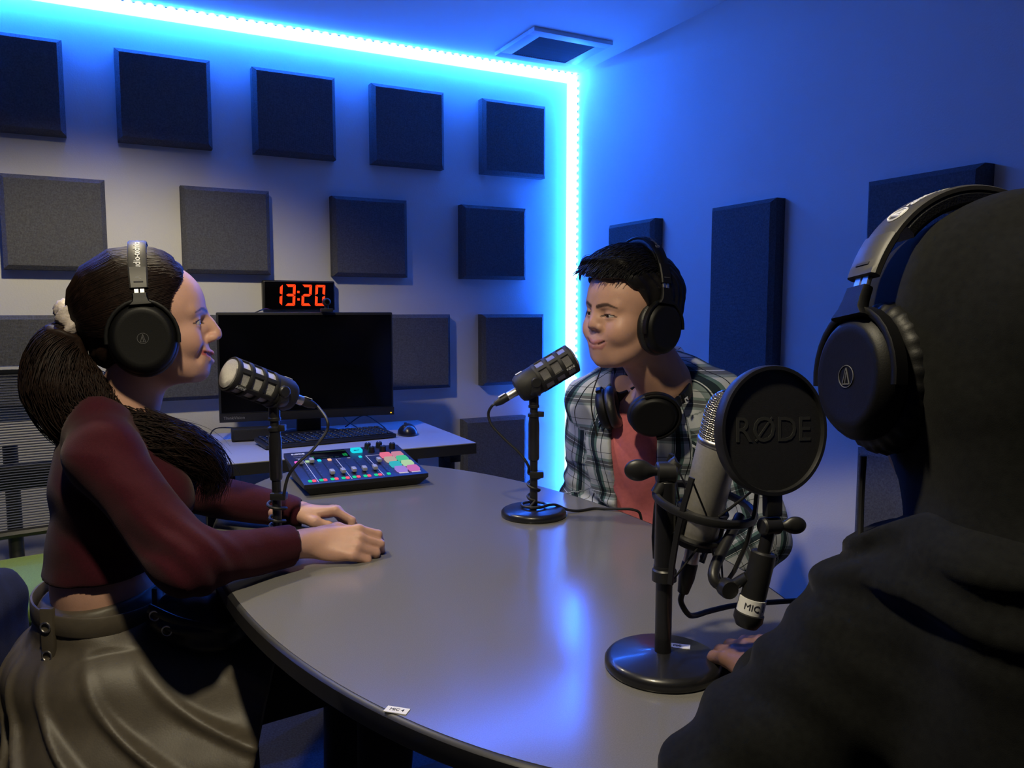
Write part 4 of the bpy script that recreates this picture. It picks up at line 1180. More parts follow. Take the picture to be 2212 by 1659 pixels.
def hand(f, M, s, curl, thumb=None, k=.006, sc=1.0):
    """M: wrist, x along the hand, z out of its back; s=+1 right hand (thumb on +y), -1 left; curl per finger (three angles)"""
    f.ell((.046 * sc, 0, -.002), (.050 * sc, .037 * sc, .0135 * sc), M, .012)
    f.cap((-.03, 0, 0), (.012, 0, 0), .0215 * sc, .0225 * sc, M, .02, flat=((0, 0, 1), .78))
    ys = [.0285, .0095, -.0095, -.0275]; ln = [(.042, .026, .020), (.046, .029, .021), (.043, .027, .021), (.034, .021, .019)]
    mc = [.086, .089, .085, .078]
    for i in range(4):
        y = ys[i] * s * sc
        f.cap((.02 * sc, y * .55, 0), (mc[i] * sc, y, .003), .0120 * sc, .0098 * sc, M, .008)
        p = Vector((mc[i] * sc, y, .003)); a = 0; r = (.0092, .0085, .0076, .0066)
        for j in range(3):
            a += curl[i][j]
            q = p + Vector((math.cos(a), (curl[i][3] if len(curl[i]) > 3 else 0) * .3, -math.sin(a))) * ln[i][j] * sc
            f.cap(p, q, r[j] * sc, r[j + 1] * sc, M, .0035 if j else k)
            p = q
    th = thumb or [(.016, .024, -.006), (.046, .046, -.014), (.074, .050, -.018), (.098, .044, -.020)]
    th = [(a * sc, b * s * sc, c * sc) for a, b, c in th]
    f.chain(th, [.0145 * sc, .0118 * sc, .0102 * sc, .0078 * sc], M, .006)

def limb_uv(V, segs, torso_o, torso_x, torso_r=.13):
    """cloth coordinates: along and round the nearest limb, or round the trunk"""
    best = np.full(len(V), 9.0); uv = np.zeros((len(V), 3))
    tx = np.array(torso_x, float); ty = np.array([-tx[1], tx[0], 0])
    d = V - np.array(torso_o, float)
    ang = np.arctan2(d @ ty, d @ tx)
    uv[:, 0] = ang * torso_r; uv[:, 1] = V[:, 2]
    for chain, rad in segs:
        s0 = 0
        for a, b in zip(chain[:-1], chain[1:]):
            a = np.array(a, float); b = np.array(b, float); ab = b - a; L = np.linalg.norm(ab); ax_ = ab / L
            t = (V - a) @ ax_; tc = np.clip(t, 0, L); first = s0 == 0
            q = V - a - tc[:, None] * ax_; dd = np.linalg.norm(q, axis=1) - rad
            m_ = (dd < best) & (dd < .03) & (t > (.035 if first else -9))
            u1 = np.cross(ax_, [.3, .5, .81]); u1 /= np.linalg.norm(u1); u2 = np.cross(ax_, u1)
            an = np.arctan2(q @ u2, q @ u1)
            uv[m_, 0] = (an * rad)[m_] + 3; uv[m_, 1] = (s0 + t)[m_] + 5
            best[m_] = dd[m_]; s0 += L
    return uv

# ------------------------------------------------------------------ the woman on the left
WL = (0.02, 1.56, .46)
woman = thing('person', 'woman in a maroon long-sleeved top and taupe skirt seated left, facing right', 'person', WL)
MWo = head_matrix((.084, 1.578, 1.157), (1, -.10, 0), roll=0, pitch=math.radians(1))
f = Field(axis((-.17, -.07, .006), (-.07, .48, .0023), (.48, .60, .008)), axis((1.18, 1.32, .006), (1.32, 1.67, .0023), (1.67, 1.86, .006)), axis((.38, .735, .006), (.735, .815, .0023), (.815, 1.015, .006), (1.015, 1.29, .0023)))
PW = dict(lip=(.36, .085, .085), brow=(.030, .016, .011), nose_len=.036, nose_out=.031, hump=True, smile=.008, open=.004, mouth_w=.029, muz=.0045, bridge=.0850, cheek=1.05, eye_open=.0046, chinx=.006, fw=.95, brow_t=.0036)
GW = sculpt_head(f, MWo, PW)
f.cap((-.020, 0, -.055), (-.060, 0, -.185), .050, .054, MWo, .025)
WT = Matrix.Translation((.0, 1.565, 0)) @ Matrix.Rotation(math.radians(-8), 4, 'Z')
f.ell((.010, 0, .87), (.095, .135, .125), WT, .03).ell((-.012, 0, .70), (.088, .118, .13), WT, .05).ell((-.02, 0, .54), (.12, .16, .10), WT, .04)
SR, ER, WR = (-.005, 1.418, .945), (.105, 1.272, .795), (.312, 1.362, .775)
SL, EL, WLf = (.020, 1.725, .945), (.130, 1.80, .80), (.330, 1.575, .778)
f.chain([(.0, 1.50, .965), SR, ER, WR], (.05, .042, .034, .021), None, .02); f.chain([(.01, 1.64, .965), SL, EL, WLf], (.05, .042, .034, .021), None, .02)
f.chain([(.0, 1.48, .53), (.40, 1.42, .53)], (.08, .06), None, .03); f.chain([(.02, 1.65, .53), (.42, 1.66, .53)], (.08, .06), None, .03)
HRm = head_matrix(WR, (.93, -.33, -.06), roll=math.radians(46))
hand(f, HRm, 1, [(.45, .95, .55), (.50, 1.0, .55), (.55, 1.0, .55), (.60, 1.0, .5)], thumb=[(.016, .024, -.008), (.044, .042, -.020), (.070, .040, -.026), (.090, .026, -.026)], sc=.92)
HLm = head_matrix(WLf, (.93, -.30, -.02), roll=math.radians(-12))
hand(f, HLm, -1, [(.55, 1.05, .6), (.70, 1.2, .7), (.80, 1.15, .7), (.85, 1.1, .7)], thumb=[(.016, .024, -.008), (.044, .040, -.020), (.072, .034, -.030), (.092, .018, -.034)], sc=.92)
V, Q = f.mesh()
wskin = (.55, .315, .235)
V = relax(V, Q, 1, .35)
mesh_obj('body', V, Q, 'skin', woman, 180, tint=face_tint(V, MWo, wskin, PW, GW))
eyeballs(MWo, woman, look=(1, -.05, -.02))
tm = MB().strip([MWo @ Vector((.082 - .0045 * abs(k - 4) ** 1.6 * .25, (k - 4) * .0042, GW['mz'] + .0002 + .0003 * (k - 4) ** 2)) for k in range(9)], MWo.to_3x3() @ UP, .0085, .003).build('teeth', 'paper_white', woman)
# maroon top
f = Field(axis((-.17, .40, .0042)), axis((1.18, 1.88, .0042)), axis((.66, 1.04, .0042)))
f.ell((.010, 0, .87), (.105, .145, .135), WT, .03).ell((-.010, 0, .72), (.098, .130, .12), WT, .05)
f.ell((.085, .058, .855), (.062, .062, .062), WT, .03).ell((.085, -.058, .855), (.062, .062, .062), WT, .03)
f.chain([(-.01, 1.49, .975), SR, ER, WR], (.052, .055, .047, .031), None, .025); f.chain([(.0, 1.65, .975), SL, EL, WLf], (.052, .055, .047, .031), None, .025)
f.cap((-.01, 1.52, .985), (.0, 1.63, .985), .045, .045, None, .03)
ER_, WR_ = np.array(ER), np.array(WR)
def wfold(p):
    el = np.exp(-((p - np.array([.085, 1.275, .80])) ** 2).sum(-1) / .07 ** 2)
    return .0022 * wob(p, 22, 3) + el * .0045 * np.sin(p[..., 0] * 150 + p[..., 2] * 90 + 3 * np.sin(p[..., 1] * 30)) + .0018 * np.sin((p[..., 2] * .7 + p[..., 0] * .5) * 95 + 2 * wob(p, 14, 8)) * (p[..., 2] > .70)
f.warp(wfold)
f.plane((0, 0, .726), (.05, 0, -1), .004)
f.plane(WR, (.93, .36, -.05), .003) if 0 else None
sd_ = np.array(HRm)[:3, 0]
f.cap(np.array(WR) + sd_ * .012, np.array(WR) + sd_ * .10, .06, .07, None, .003, 'sub')
sd2 = np.array(HLm)[:3, 0]
f.cap(np.array(WLf) + sd2 * .055, np.array(WLf) + sd2 * .12, .05, .06, None, .003, 'sub')
f.cap((.0, 1.578, .985), (.04, 1.575, 1.08), .062, .075, None, .008, 'sub')
V, Q = f.mesh(); mesh_obj('long_sleeved_top', V, Q, 'maroon_knit', woman, 180)
# skirt with pleats, waistband and buckles
f = Field(axis((-.22, .34, .0045)), axis((1.20, 1.86, .0045)), axis((.36, .715, .0045)))
f.ell((-.018, 0, .66), (.102, .138, .075), WT, .0).ell((-.03, 0, .545), (.150, .190, .105), WT, .05)
f.cap((.0, 1.46, .515), (.30, 1.39, .500), .112, .108, None, .05).cap((.02, 1.66, .515), (.34, 1.66, .500), .112, .108, None, .05)
f.cap((-.06, 1.38, .43), (.18, 1.30, .42), .075, .085, None, .06).cap((-.08, 1.6, .42), (-.08, 1.45, .42), .09, .09, None, .06)
def pleat(p):
    dx = p[..., 0] + .02; dy = p[..., 1] - 1.565
    a = np.arctan2(dy, dx); low = np.clip((.635 - p[..., 2]) / .16, 0, 1)
    ph = 13 * a + 5.5 * np.sin(p[..., 2] * 11 + 1.0) + 7 * p[..., 0]
    return -low * .0075 * (np.maximum(0, np.sin(ph)) ** 3 * 2 - .4) + .0022 * np.sin(p[..., 2] * 105 + 6 * p[..., 0]) * np.clip((p[..., 2] - .60) / .04, 0, 1) + .0018 * wob(p, 16, 5)
f.warp(pleat)
f.plane((0, 0, .688), (-.10, 0, 1), .003)
f.plane((.235, 1.4, .5), (1, -.25, -.25), .004)
V, Q = f.mesh(); skirt = mesh_obj('skirt', V, Q, 'taupe_leather', woman, 180)
wb_ = MB()
NB = 48
wb_.strip([WT @ Vector((-.018 + .108 * math.cos(2 * math.pi * k / NB), .146 * math.sin(2 * math.pi * k / NB), .664 - .010 * math.cos(2 * math.pi * k / NB))) for k in range(NB + 1)], UP, .034, .006)
wb_.build('waistband', 'taupe_leather', woman)
for a in (-2.15, -.55):
    p = WT @ Vector((-.018 + .114 * math.cos(a), .152 * math.sin(a), .655)); nn_ = Vector((math.cos(a), math.sin(a), 0))
    st = MB().box(p, (.010, .022, .090), .003, Matrix.Rotation(a, 3, 'Z')).build('strap', 'taupe_leather', woman)
    for dz in (.014, -.034):
        MB().tube([p + nn_ * .007 + UP * (dz + .008 * math.sin(2 * math.pi * k / 16)) + nn_.cross(UP) * .008 * math.cos(2 * math.pi * k / 16) for k in range(16)], .0016, 6, closed=True).build('buckle', 'silver_metal', st)
# small dark bag on her lap
bg = thing('waist_bag', 'small black bag with metal rings on the lap of the woman', 'bag', (.125, 1.42, .60))
f = Field(axis((.02, .24, .004)), axis((1.31, 1.54, .004)), axis((.58, .74, .004)))
f.ell((.128, 1.425, .655), (.078, .062, .050), None, 0).ell((.150, 1.40, .640), (.060, .055, .045), None, .02)
f.warp(lambda p: .003 * wob(p, 40, 61) + .002 * np.sin(p[..., 2] * 160))
V, Q = f.mesh(); mesh_obj('pouch', V, Q, 'black_bag', bg, 180)
for q_ in ((.058, 1.392, .678), (.075, 1.376, .655)):
    MB().tube([Vector(q_) + RV * .008 * math.cos(2 * math.pi * k / 16) + UP * .008 * math.sin(2 * math.pi * k / 16) for k in range(16)], .0014, 6, closed=True).build('ring', 'silver_metal', bg)
MB().strip(smooth_path([(.05, 1.40, .690), (.10, 1.365, .668), (.16, 1.345, .655), (.20, 1.36, .660)], 5), UP, .016, .004).build('strap', 'black_bag', bg)
# dark tights under the table
f = Field(axis((.14, .62, .006)), axis((1.28, 1.80, .006)), axis((.06, .64, .006)))
for y0 in (1.40, 1.66):
    f.chain([(.10, y0, .515), (.46, y0 - .01, .53), (.44, y0, .09)], (.070, .060, .045), None, .02)
V, Q = f.mesh(); mesh_obj('tights', V, Q, 'black_tights', woman, 180)
for y0 in (1.40, 1.66):
    sh = Field(axis((.36, .66, .005)), axis((y0 - .08, y0 + .08, .005)), axis((-.01, .16, .005)))
    sh.cap((.44, y0, .05), (.58, y0, .035), .048, .04, None, .02).cap((.44, y0, .10), (.44, y0, .05), .052, .05, None, .02).plane((0, 0, .001), (0, 0, -1), .003)
    V, Q = sh.mesh(); mesh_obj('shoe', V, Q, 'dark_cloth', woman, 180)
# hair: cap, then strands swept back into a low ponytail
f = Field(axis((-.14, .18, .0025)), axis((1.47, 1.69, .0025)), axis((1.03, 1.315, .0025)))
f.ell((-.022, 0, .040), (.108, .088, .094), MWo, 0).ell((-.065, 0, .030), (.078, .080, .086), MWo, .03).ell((.020, 0, .062), (.062, .070, .062), MWo, .02)
f.cap((-.062, 0, -.03), (-.074, 0, -.01), .060, .046, MWo, .015)
def wcut(p):
    Mi = np.array(MWo.inverted()); q = p @ Mi[:3, :3].T + Mi[:3, 3]
    x, z = q[..., 0], q[..., 2]
    line = np.interp(z, [-.12, -.06, -.013, .015, .049, .086, .105, .13], [-.055, -.03, .014, .029, .036, .066, .064, .05])
    return x - line
D0 = wcut(f.pts((slice(None),) * 3)).astype(np.float32)
h = np.clip(.5 - .5 * (f.D - D0) / .006, 0, 1); f.D = f.D * (1 - h) + D0 * h + .006 * h * (1 - h)
f.warp(lambda p: .0085 + .0006 * np.sin(((p @ np.array([.0, .9, .5])) * 420) + 6 * wob(p, 18, 4)) + .0008 * wob(p, 30, 9))
V, Q = f.mesh(); hair = mesh_obj('hair', V, Q, 'hair_brown', woman, 180)
TIE = Vector((-.126, 0, .004))
st_ = []
NSTR = 3200
for i in range(NSTR):
    sgn = 1 if RNG.random() < .5 else -1
    th = RNG.uniform(-.2, 1.62)                                 # from temple over the crown
    z0_ = .02 + .112 * math.sin(th) * 1.0; y0_ = sgn * .088 * max(.02, math.cos(th))
    x0_ = np.interp(z0_, [-.12, -.013, .015, .049, .086, .105, .13], [-.03, .012, .027, .034, .062, .058, .045]) + RNG.normal(0, .002)
    s0 = np.array((x0_, y0_ * (1 - .25 * max(0, x0_ / .08)), z0_))
    c_ = np.array((-.023, 0, .036)); rad = np.array((.112, .0925, .1020)); dv = s0 - c_; s0 = c_ + dv / np.linalg.norm(dv / rad) * 1.0
    pts = []
    for k in range(12):
        t = k / 11
        e = np.array((TIE.x, TIE.y + RNG.normal(0, .001), TIE.z))
        q = s0 * (1 - t) + e * t
        dv = q - c_
        nrm = np.linalg.norm(dv / rad)
        w_ = min(1, 7 * (1 - t)); tgt = c_ + dv / max(nrm, 1e-6) * (1.0 + min(t * 6, 1) * (.012 + .014 * math.sin(7 * t + i)))
        q = q * (1 - w_) + tgt * w_
        pts.append(MWo @ Vector(q))
    st_.append(pts)
strand_mesh('hair_strands', st_, .0007, 'hair_brown', hair)
# ponytail: falls behind the neck, over the near shoulder, curls on the chest
pt = [(-.118, 0, .0), (-.150, -.010, -.040), (-.148, -.022, -.100), (-.115, -.035, -.155), (-.075, -.050, -.185), (-.005, -.060, -.200), (.055, -.055, -.225), (.085, -.045, -.265), (.075, -.040, -.310)]
rr_ = [.020, .045, .062, .060, .050, .040, .034, .026, .010]
core = smooth_path(pt, 5)
rs_ = np.interp(np.linspace(0, 8, len(core)), range(9), rr_)
f = Field(axis((-.18, .20, .0035)), axis((1.40, 1.66, .0035)), axis((.80, 1.18, .0035)))
cw = [MWo @ p for p in core]
f.chain([tuple(p) for p in cw], [max(.006, r * .80) for r in rs_], None, .01)
f.warp(lambda p: .004 * np.sin((p @ np.array([.5, .6, .6])) * 170 + 5 * wob(p, 25, 14)) + .003 * wob(p, 50, 15))
V, Q = f.mesh(); tail = mesh_obj('ponytail', V, Q, 'hair_brown', woman, 180)
cwa = np.array([[*p] for p in cw]); tn_ = np.gradient(cwa, axis=0); tn_ /= np.linalg.norm(tn_, axis=1, keepdims=True)
a1 = np.cross(tn_, [.1, .9, .3]); a1 /= np.linalg.norm(a1, axis=1, keepdims=True); a2 = np.cross(tn_, a1)
S_ = []
tt = np.linspace(0, 1, len(cwa))
for i in range(1900):
    r0 = math.sqrt(RNG.uniform(.35, 1.1)); an = RNG.uniform(0, 6.28); ph = RNG.uniform(0, 6.28); fr = RNG.uniform(2.0, 3.6)
    cut = RNG.uniform(.62, 1.05)
    rad = r0 * rs_ + .006 * np.sin(fr * 6.28 * tt + ph) * np.clip(tt * 3, 0, 1)
    aa = an + .5 * np.sin(2.2 * 6.28 * tt + ph) * tt
    p_ = cwa + a1 * (rad * np.cos(aa))[:, None] + a2 * (rad * np.sin(aa))[:, None]
    if cut < 1:
        src = np.linspace(0, cut, len(cwa)); p_ = np.stack([np.interp(src, tt, p_[:, c]) for c in range(3)], 1)
    p_[:, 2] -= (tt ** 3) * RNG.uniform(0, .03); p_[:, 0] += (tt ** 4) * RNG.normal(0, .012)
    S_.append(p_)
strand_mesh('hair_strands', S_, .0008, 'hair_brown', tail)
# scrunchie
sc_ = thing('hair_scrunchie', 'pale satin scrunchie tied round the ponytail of the woman', 'scrunchie', MWo @ TIE)
V = []; F = []
n1, n2 = 60, 16
Ms = frame(MWo @ Vector((-.130, 0, .004)), MWo.to_3x3() @ Vector((-1, 0, -.25)))
for i in range(n1):
    a = 2 * math.pi * i / n1
    for j in range(n2):
        b = 2 * math.pi * j / n2
        r = .0150 + .0040 * math.sin(7 * a + 2 * math.sin(b)) + .0022 * math.sin(15 * a + 3 * b)
        V.append(Ms @ Vector(((.0245 + r * math.cos(b)) * math.cos(a), (.0245 + r * math.cos(b)) * math.sin(a), r * math.sin(b) * 1.05)))
for i in range(n1):
    for j in range(n2):
        F.append((i * n2 + j, ((i + 1) % n1) * n2 + j, ((i + 1) % n1) * n2 + (j + 1) % n2, i * n2 + (j + 1) % n2))
mesh_obj('ruched_band', V, F, 'scrunchie_satin', sc_, 180)
headphones('black studio headphones worn by the woman', MWo, MWo @ Vector((0, 0, .14)), W=.094, z0=.012, Hh=.130, xs=-.005, cup=(-.012, -.024), cr=1.25, group='headphones worn at the table',
           text=('audio-technica', .0150, math.radians(150), 'print_white', -1))
# ------------------------------------------------------------------ the man behind the table
def plaid(name):
    m = bpy.data.materials.new(name); MATS[name] = m; m.use_nodes = True
    nt = m.node_tree; b = nt.nodes['Principled BSDF']; L = nt.links.new
    at = nt.nodes.new('ShaderNodeAttribute'); at.attribute_name = 'puv'
    sx = nt.nodes.new('ShaderNodeSeparateXYZ'); L(at.outputs['Vector'], sx.inputs[0])
    cols = []
    for i, (per, stops) in enumerate(((.066, ((0, '#c9cdd2'), (.30, '#8a9a9c'), (.36, '#26333c'), (.385, '#dfe3e6'), (.405, '#26333c'), (.56, '#5f7a78'), (.66, '#c9cdd2'), (.82, '#20262e'), (.845, '#c9cdd2'))),
                                      (.072, ((0, '#d2d4d6'), (.34, '#7d8f90'), (.42, '#1e2a36'), (.52, '#dde0e2'), (.54, '#1e2a36'), (.64, '#6f8a86'), (.72, '#d2d4d6'), (.90, '#242a32'), (.92, '#d2d4d6'))))):
        dv = nt.nodes.new('ShaderNodeMath'); dv.operation = 'DIVIDE'; dv.inputs[1].default_value = per; L(sx.outputs[i], dv.inputs[0])
        fr = nt.nodes.new('ShaderNodeMath'); fr.operation = 'FRACT'; L(dv.outputs[0], fr.inputs[0])
        cr = nt.nodes.new('ShaderNodeValToRGB'); cr.color_ramp.interpolation = 'CONSTANT'; L(fr.outputs[0], cr.inputs[0])
        e = cr.color_ramp.elements
        e[0].position = 0; e[0].color = (*srgb(stops[0][1]), 1); e[1].position = stops[1][0]; e[1].color = (*srgb(stops[1][1]), 1)
        for p_, c_ in stops[2:]:
            n_ = e.new(p_); n_.color = (*srgb(c_), 1)
        cols.append(cr.outputs[0])
    mx = nt.nodes.new('ShaderNodeMix'); mx.data_type = 'RGBA'; mx.blend_type = 'MULTIPLY'; mx.inputs[0].default_value = .85
    L(cols[0], mx.inputs[6]); L(cols[1], mx.inputs[7]); L(mx.outputs[2], b.inputs['Base Color'])
    b.inputs['Roughness'].default_value = .85; b.inputs['Specular IOR Level'].default_value = .15
    tc = nt.nodes.new('ShaderNodeTexCoord'); nz = nt.nodes.new('ShaderNodeTexNoise'); nz.inputs['Scale'].default_value = 500
    bp = nt.nodes.new('ShaderNodeBump'); bp.inputs['Strength'].default_value = .15; bp.inputs['Distance'].default_value = .002
    L(tc.outputs['Object'], nz.inputs['Vector']); L(nz.outputs['Fac'], bp.inputs['Height']); L(bp.outputs[0], b.inputs['Normal'])
plaid('plaid_cotton')
man = thing('person', 'young man in an open plaid shirt and pink t-shirt smiling across the table', 'person', (1.17, 1.50, .46))
MF = Vector((-.80, -.60, 0)).normalized()
MMo = head_matrix((1.008, 1.395, 1.178), (-.998, -.06, 0), roll=math.radians(-5), pitch=math.radians(-4))
MT_ = head_matrix((1.150, 1.500, 0), MF)
PM = dict(lip=(.38, .155, .13), lip_k=.55, muz=-.001, fold=0, brow=(.014, .009, .008), nose_len=.033, nose_out=.017, nose_w=.0135, wing=.0155, smile=.0135, mouth_w=.036, cheek=1.25, eye_open=.0024, eye_z=.000, fw=1.13, bridge=.0790, brow_t=.0044, brow_z=.0215, jawz=-.004)
f = Field(axis((.86, 1.14, .0023), (1.14, 1.45, .007)), axis((1.12, 1.30, .007), (1.30, 1.50, .0023), (1.50, 1.78, .007)), axis((.36, 1.02, .007), (1.02, 1.30, .0023)))
GM = sculpt_head(f, MMo, PM)
f.cap((-.020, 0, -.055), (-.105, 0, -.165), .056, .062, MMo, .025)
f.ell((.015, 0, .86), (.105, .155, .15), MT_, .03).ell((-.02, 0, .66), (.10, .14, .16), MT_, .05).ell((-.06, 0, .52), (.13, .165, .10), MT_, .04)
SLm, ELm, WLm = MT_ @ Vector((.0, .160, .975)), Vector((1.225, 1.215, .70)), Vector((1.06, 1.26, .62))
SRm, ERm, WRm = MT_ @ Vector((.02, -.125, .955)), Vector((1.075, 1.65, .71)), Vector((.99, 1.50, .62))
f.chain([MT_ @ Vector((.02, .07, .98)), SLm, ELm, WLm], (.05, .048, .040, .026), None, .02); f.chain([MT_ @ Vector((.02, -.07, .98)), SRm, ERm, WRm], (.05, .048, .040, .026), None, .02)
hand(f, head_matrix(WLm, (-.8, .5, -.1)), -1, [(.5, .6, .4)] * 4); hand(f, head_matrix(WRm, (-.5, -.8, -.1)), 1, [(.5, .6, .4)] * 4)
f.chain([MT_ @ Vector((-.05, .09, .53)), MT_ @ Vector((.33, .11, .53))], (.085, .07), None, .03); f.chain([MT_ @ Vector((-.05, -.09, .53)), MT_ @ Vector((.33, -.11, .53))], (.085, .07), None, .03)
V, Q = f.mesh(); V = relax(V, Q, 1, .35)
mskin = (.50, .285, .205)
mesh_obj('body', V, Q, 'skin', man, 180, tint=face_tint(V, MMo, mskin, PM, GM))
eyeballs(MMo, man, look=(1, -.12, -.05), iris=(.012, .007, .005))
# pink t-shirt
f = Field(axis((.93, 1.36, .0045)), axis((1.28, 1.72, .0045)), axis((.55, 1.03, .0045)))
f.ell((.017, 0, .86), (.112, .138, .150), MT_, .0).ell((-.012, 0, .66), (.113, .130, .17), MT_, .05)
f.cap(MT_ @ Vector((.01, .085, .965)), MT_ @ Vector((.01, -.085, .965)), .050, .050, None, .03)
f.warp(lambda p: .0028 * np.sin((p @ np.array([.4, -.7, .25])) * 75 + 3 * wob(p, 9, 2)) + .002 * wob(p, 20, 6))
f.cap(MT_ @ Vector((.055, 0, .985)), MT_ @ Vector((.11, 0, 1.06)), .062, .075, None, .01, 'sub')
V, Q = f.mesh(); mesh_obj('t_shirt', V, Q, 'pink_cotton', man, 180)
# open plaid shirt
f = Field(axis((.90, 1.42, .0040)), axis((1.10, 1.80, .0040)), axis((.52, 1.10, .0040)))
f.ell((.013, 0, .87), (.124, .176, .165), MT_, .0).ell((-.012, 0, .66), (.126, .166, .18), MT_, .05)
f.chain([MT_ @ Vector((-.02, .05, 1.035)), SLm, ELm, WLm], (.052, .068, .062, .05), None, .03); f.chain([MT_ @ Vector((-.01, -.05, 1.025)), SRm, ERm, WRm], (.058, .070, .060, .05), None, .03)
def mfold(p):
    q = p - np.array(SLm, np.float32)
    return .0035 * np.sin((p @ np.array([.35, -.5, .8])) * 62 + 4 * wob(p, 8, 21)) + .0028 * wob(p, 17, 22) + .0035 * np.sin(p[..., 2] * 95 + 5 * wob(p, 10, 25)) * (p[..., 2] < .82)
f.warp(mfold)
tmw = np.array(MT_)
def front_gap(p):
    q = (p - tmw[:3, 3].astype(np.float32)) @ tmw[:3, :3].astype(np.float32)
    cen = np.interp(q[..., 2], [.55, .75, .95, 1.05], [.006, .004, -.004, -.004])
    half = np.interp(q[..., 2], [.55, .80, .93, 1.03], [.052, .050, .056, .070])
    return np.maximum(np.abs(q[..., 1] - cen) - half, -(q[..., 0] - .02))
sl_ = (slice(None),) * 3
f.comb(sl_, front_gap(f.pts(sl_)).astype(np.float32), .006, 'sub')
f.cap(MT_ @ Vector((.03, 0, .985)), MT_ @ Vector((.06, 0, 1.08)), .070, .082, None, .008, 'sub')
V, Q = f.mesh()
shirt = mesh_obj('plaid_shirt', V, Q, 'plaid_cotton', man, 180, puv=limb_uv(V, [([SLm, ELm, WLm], .068), ([SRm, ERm, WRm], .066)], MT_ @ Vector((0, 0, 0)), MF, .14))
# collar and front plackets
for s in (1, -1):
    cp_ = smooth_path([MT_ @ Vector(v) for v in ((-.070, s * .012, 1.075), (-.052, s * .060, 1.070), (-.005, s * .080, 1.045), (.050, s * .078, 1.000), (.098, s * .068, .940))], 6)
    V = []; F = []
    for i, p in enumerate(cp_):
        t = i / (len(cp_) - 1)
        out = (p - MT_ @ Vector((0, 0, p.z))).normalized()
        V += [p + UP * .022 * (1 - .5 * t) - out * .006, p + UP * .026 * (1 - .5 * t) + out * .001, p + out * (.020 + .010 * t) - UP * (.010 + .016 * t), p + out * (.017 + .010 * t) - UP * (.013 + .016 * t), p + out * .004 + UP * .012]
    for i in range(len(cp_) - 1):
        for j in range(5): F.append((i * 5 + j, i * 5 + (j + 1) % 5, i * 5 + 5 + (j + 1) % 5, i * 5 + 5 + j))
    F += [tuple(range(5)), tuple(reversed(range(len(V) - 5, len(V))))]
    if s < 0: F = [tuple(reversed(q)) for q in F]
    uv_ = np.array([[(i // 5) * .006 + .02, (i % 5) * .011, 0] for i in range(len(V))])
    mesh_obj('collar', V, F, 'plaid_cotton', shirt, 180, puv=uv_)
# trousers and shoes under the table
f = Field(axis((.55, 1.45, .008)), axis((1.00, 1.75, .008)), axis((.04, .66, .008)))
f.ell((-.06, 0, .53), (.145, .18, .11), MT_, .0)
for s in (1, -1):
    f.chain([MT_ @ Vector((-.05, s * .09, .53)), MT_ @ Vector((.36, s * .11, .53)), MT_ @ Vector((.33, s * .11, .10))], (.095, .075, .055), None, .03)
V, Q = f.mesh(); mesh_obj('trousers', V, Q, 'denim_dark', man, 180)
for s in (1, -1):
    o_ = MT_ @ Vector((.33, s * .11, 0)); e_ = MT_ @ Vector((.48, s * .12, 0))
    sh = Field(axis((o_.x - .25, o_.x + .12, .006)), axis((o_.y - .22, o_.y + .12, .006)), axis((-.01, .16, .006)))
    sh.cap((o_.x, o_.y, .05), (e_.x, e_.y, .038), .05, .042, None, .02).cap((o_.x, o_.y, .11), (o_.x, o_.y, .05), .058, .052, None, .02).plane((0, 0, .001), (0, 0, -1), .003)
    V, Q = sh.mesh(); mesh_obj('shoe', V, Q, 'dark_cloth', man, 180)
# short black hair
f = Field(axis((.87, 1.17, .0025)), axis((1.27, 1.53, .0025)), axis((1.06, 1.345, .0025)))
f.ell((-.020, 0, .042), (.112, .092, .090), MMo, 0).ell((.028, 0, .074), (.066, .074, .044), MMo, .02).ell((-.070, 0, -.01), (.048, .066, .07), MMo, .03)
def mcut(p):
    Mi = np.array(MMo.inverted()); q = p @ Mi[:3, :3].T + Mi[:3, 3]
    x, z, y = q[..., 0], q[..., 2], np.abs(q[..., 1])
    line = np.interp(z, [-.12, -.07, -.02, .03, .058, .074, .082, .14], [-.065, -.05, -.008, .018, .038, .058, .115, .12])
    return x - line - .010 * np.sin(y * 190 + 1.0) * (z > .055) * (z < .09)
D0 = mcut(f.pts((slice(None),) * 3)).astype(np.float32)
h = np.clip(.5 - .5 * (f.D - D0) / .005, 0, 1); f.D = f.D * (1 - h) + D0 * h + .005 * h * (1 - h)
f.warp(lambda p: .0016 * np.sin((p @ np.array([.7, .6, .35])) * 380 + 5 * wob(p, 22, 31)) + .0028 * wob(p, 40, 32))
V, Q = f.mesh(); mhair = mesh_obj('hair', V, Q, 'hair_black', man, 180)
S_ = []
for i in range(3600):
    th = RNG.uniform(-1.1, 1.1); ph = RNG.uniform(-.9, 1.5)
    s0 = np.array((-.01 + .104 * math.sin(ph) * math.cos(th * .9), .088 * math.sin(th), .046 + .094 * math.cos(ph) * math.cos(th)))
    if s0[2] < .088 and s0[0] > .0: continue
    d0 = np.array((.60, .35 * math.sin(th) - .30, .12 - .30 * max(0, math.sin(ph)))) ; d0 /= np.linalg.norm(d0)
    ln = RNG.uniform(.018, .040); pts = []
    for k in range(6):
        t = k / 5
        pts.append(MMo @ Vector(s0 + d0 * ln * t + np.array((0, 0, -.006)) * t * t + np.array((.002 * math.sin(i + 4 * t), .002 * math.cos(i * 2 + 3 * t), .006 * math.sin(3 * t)))))
    S_.append(pts)
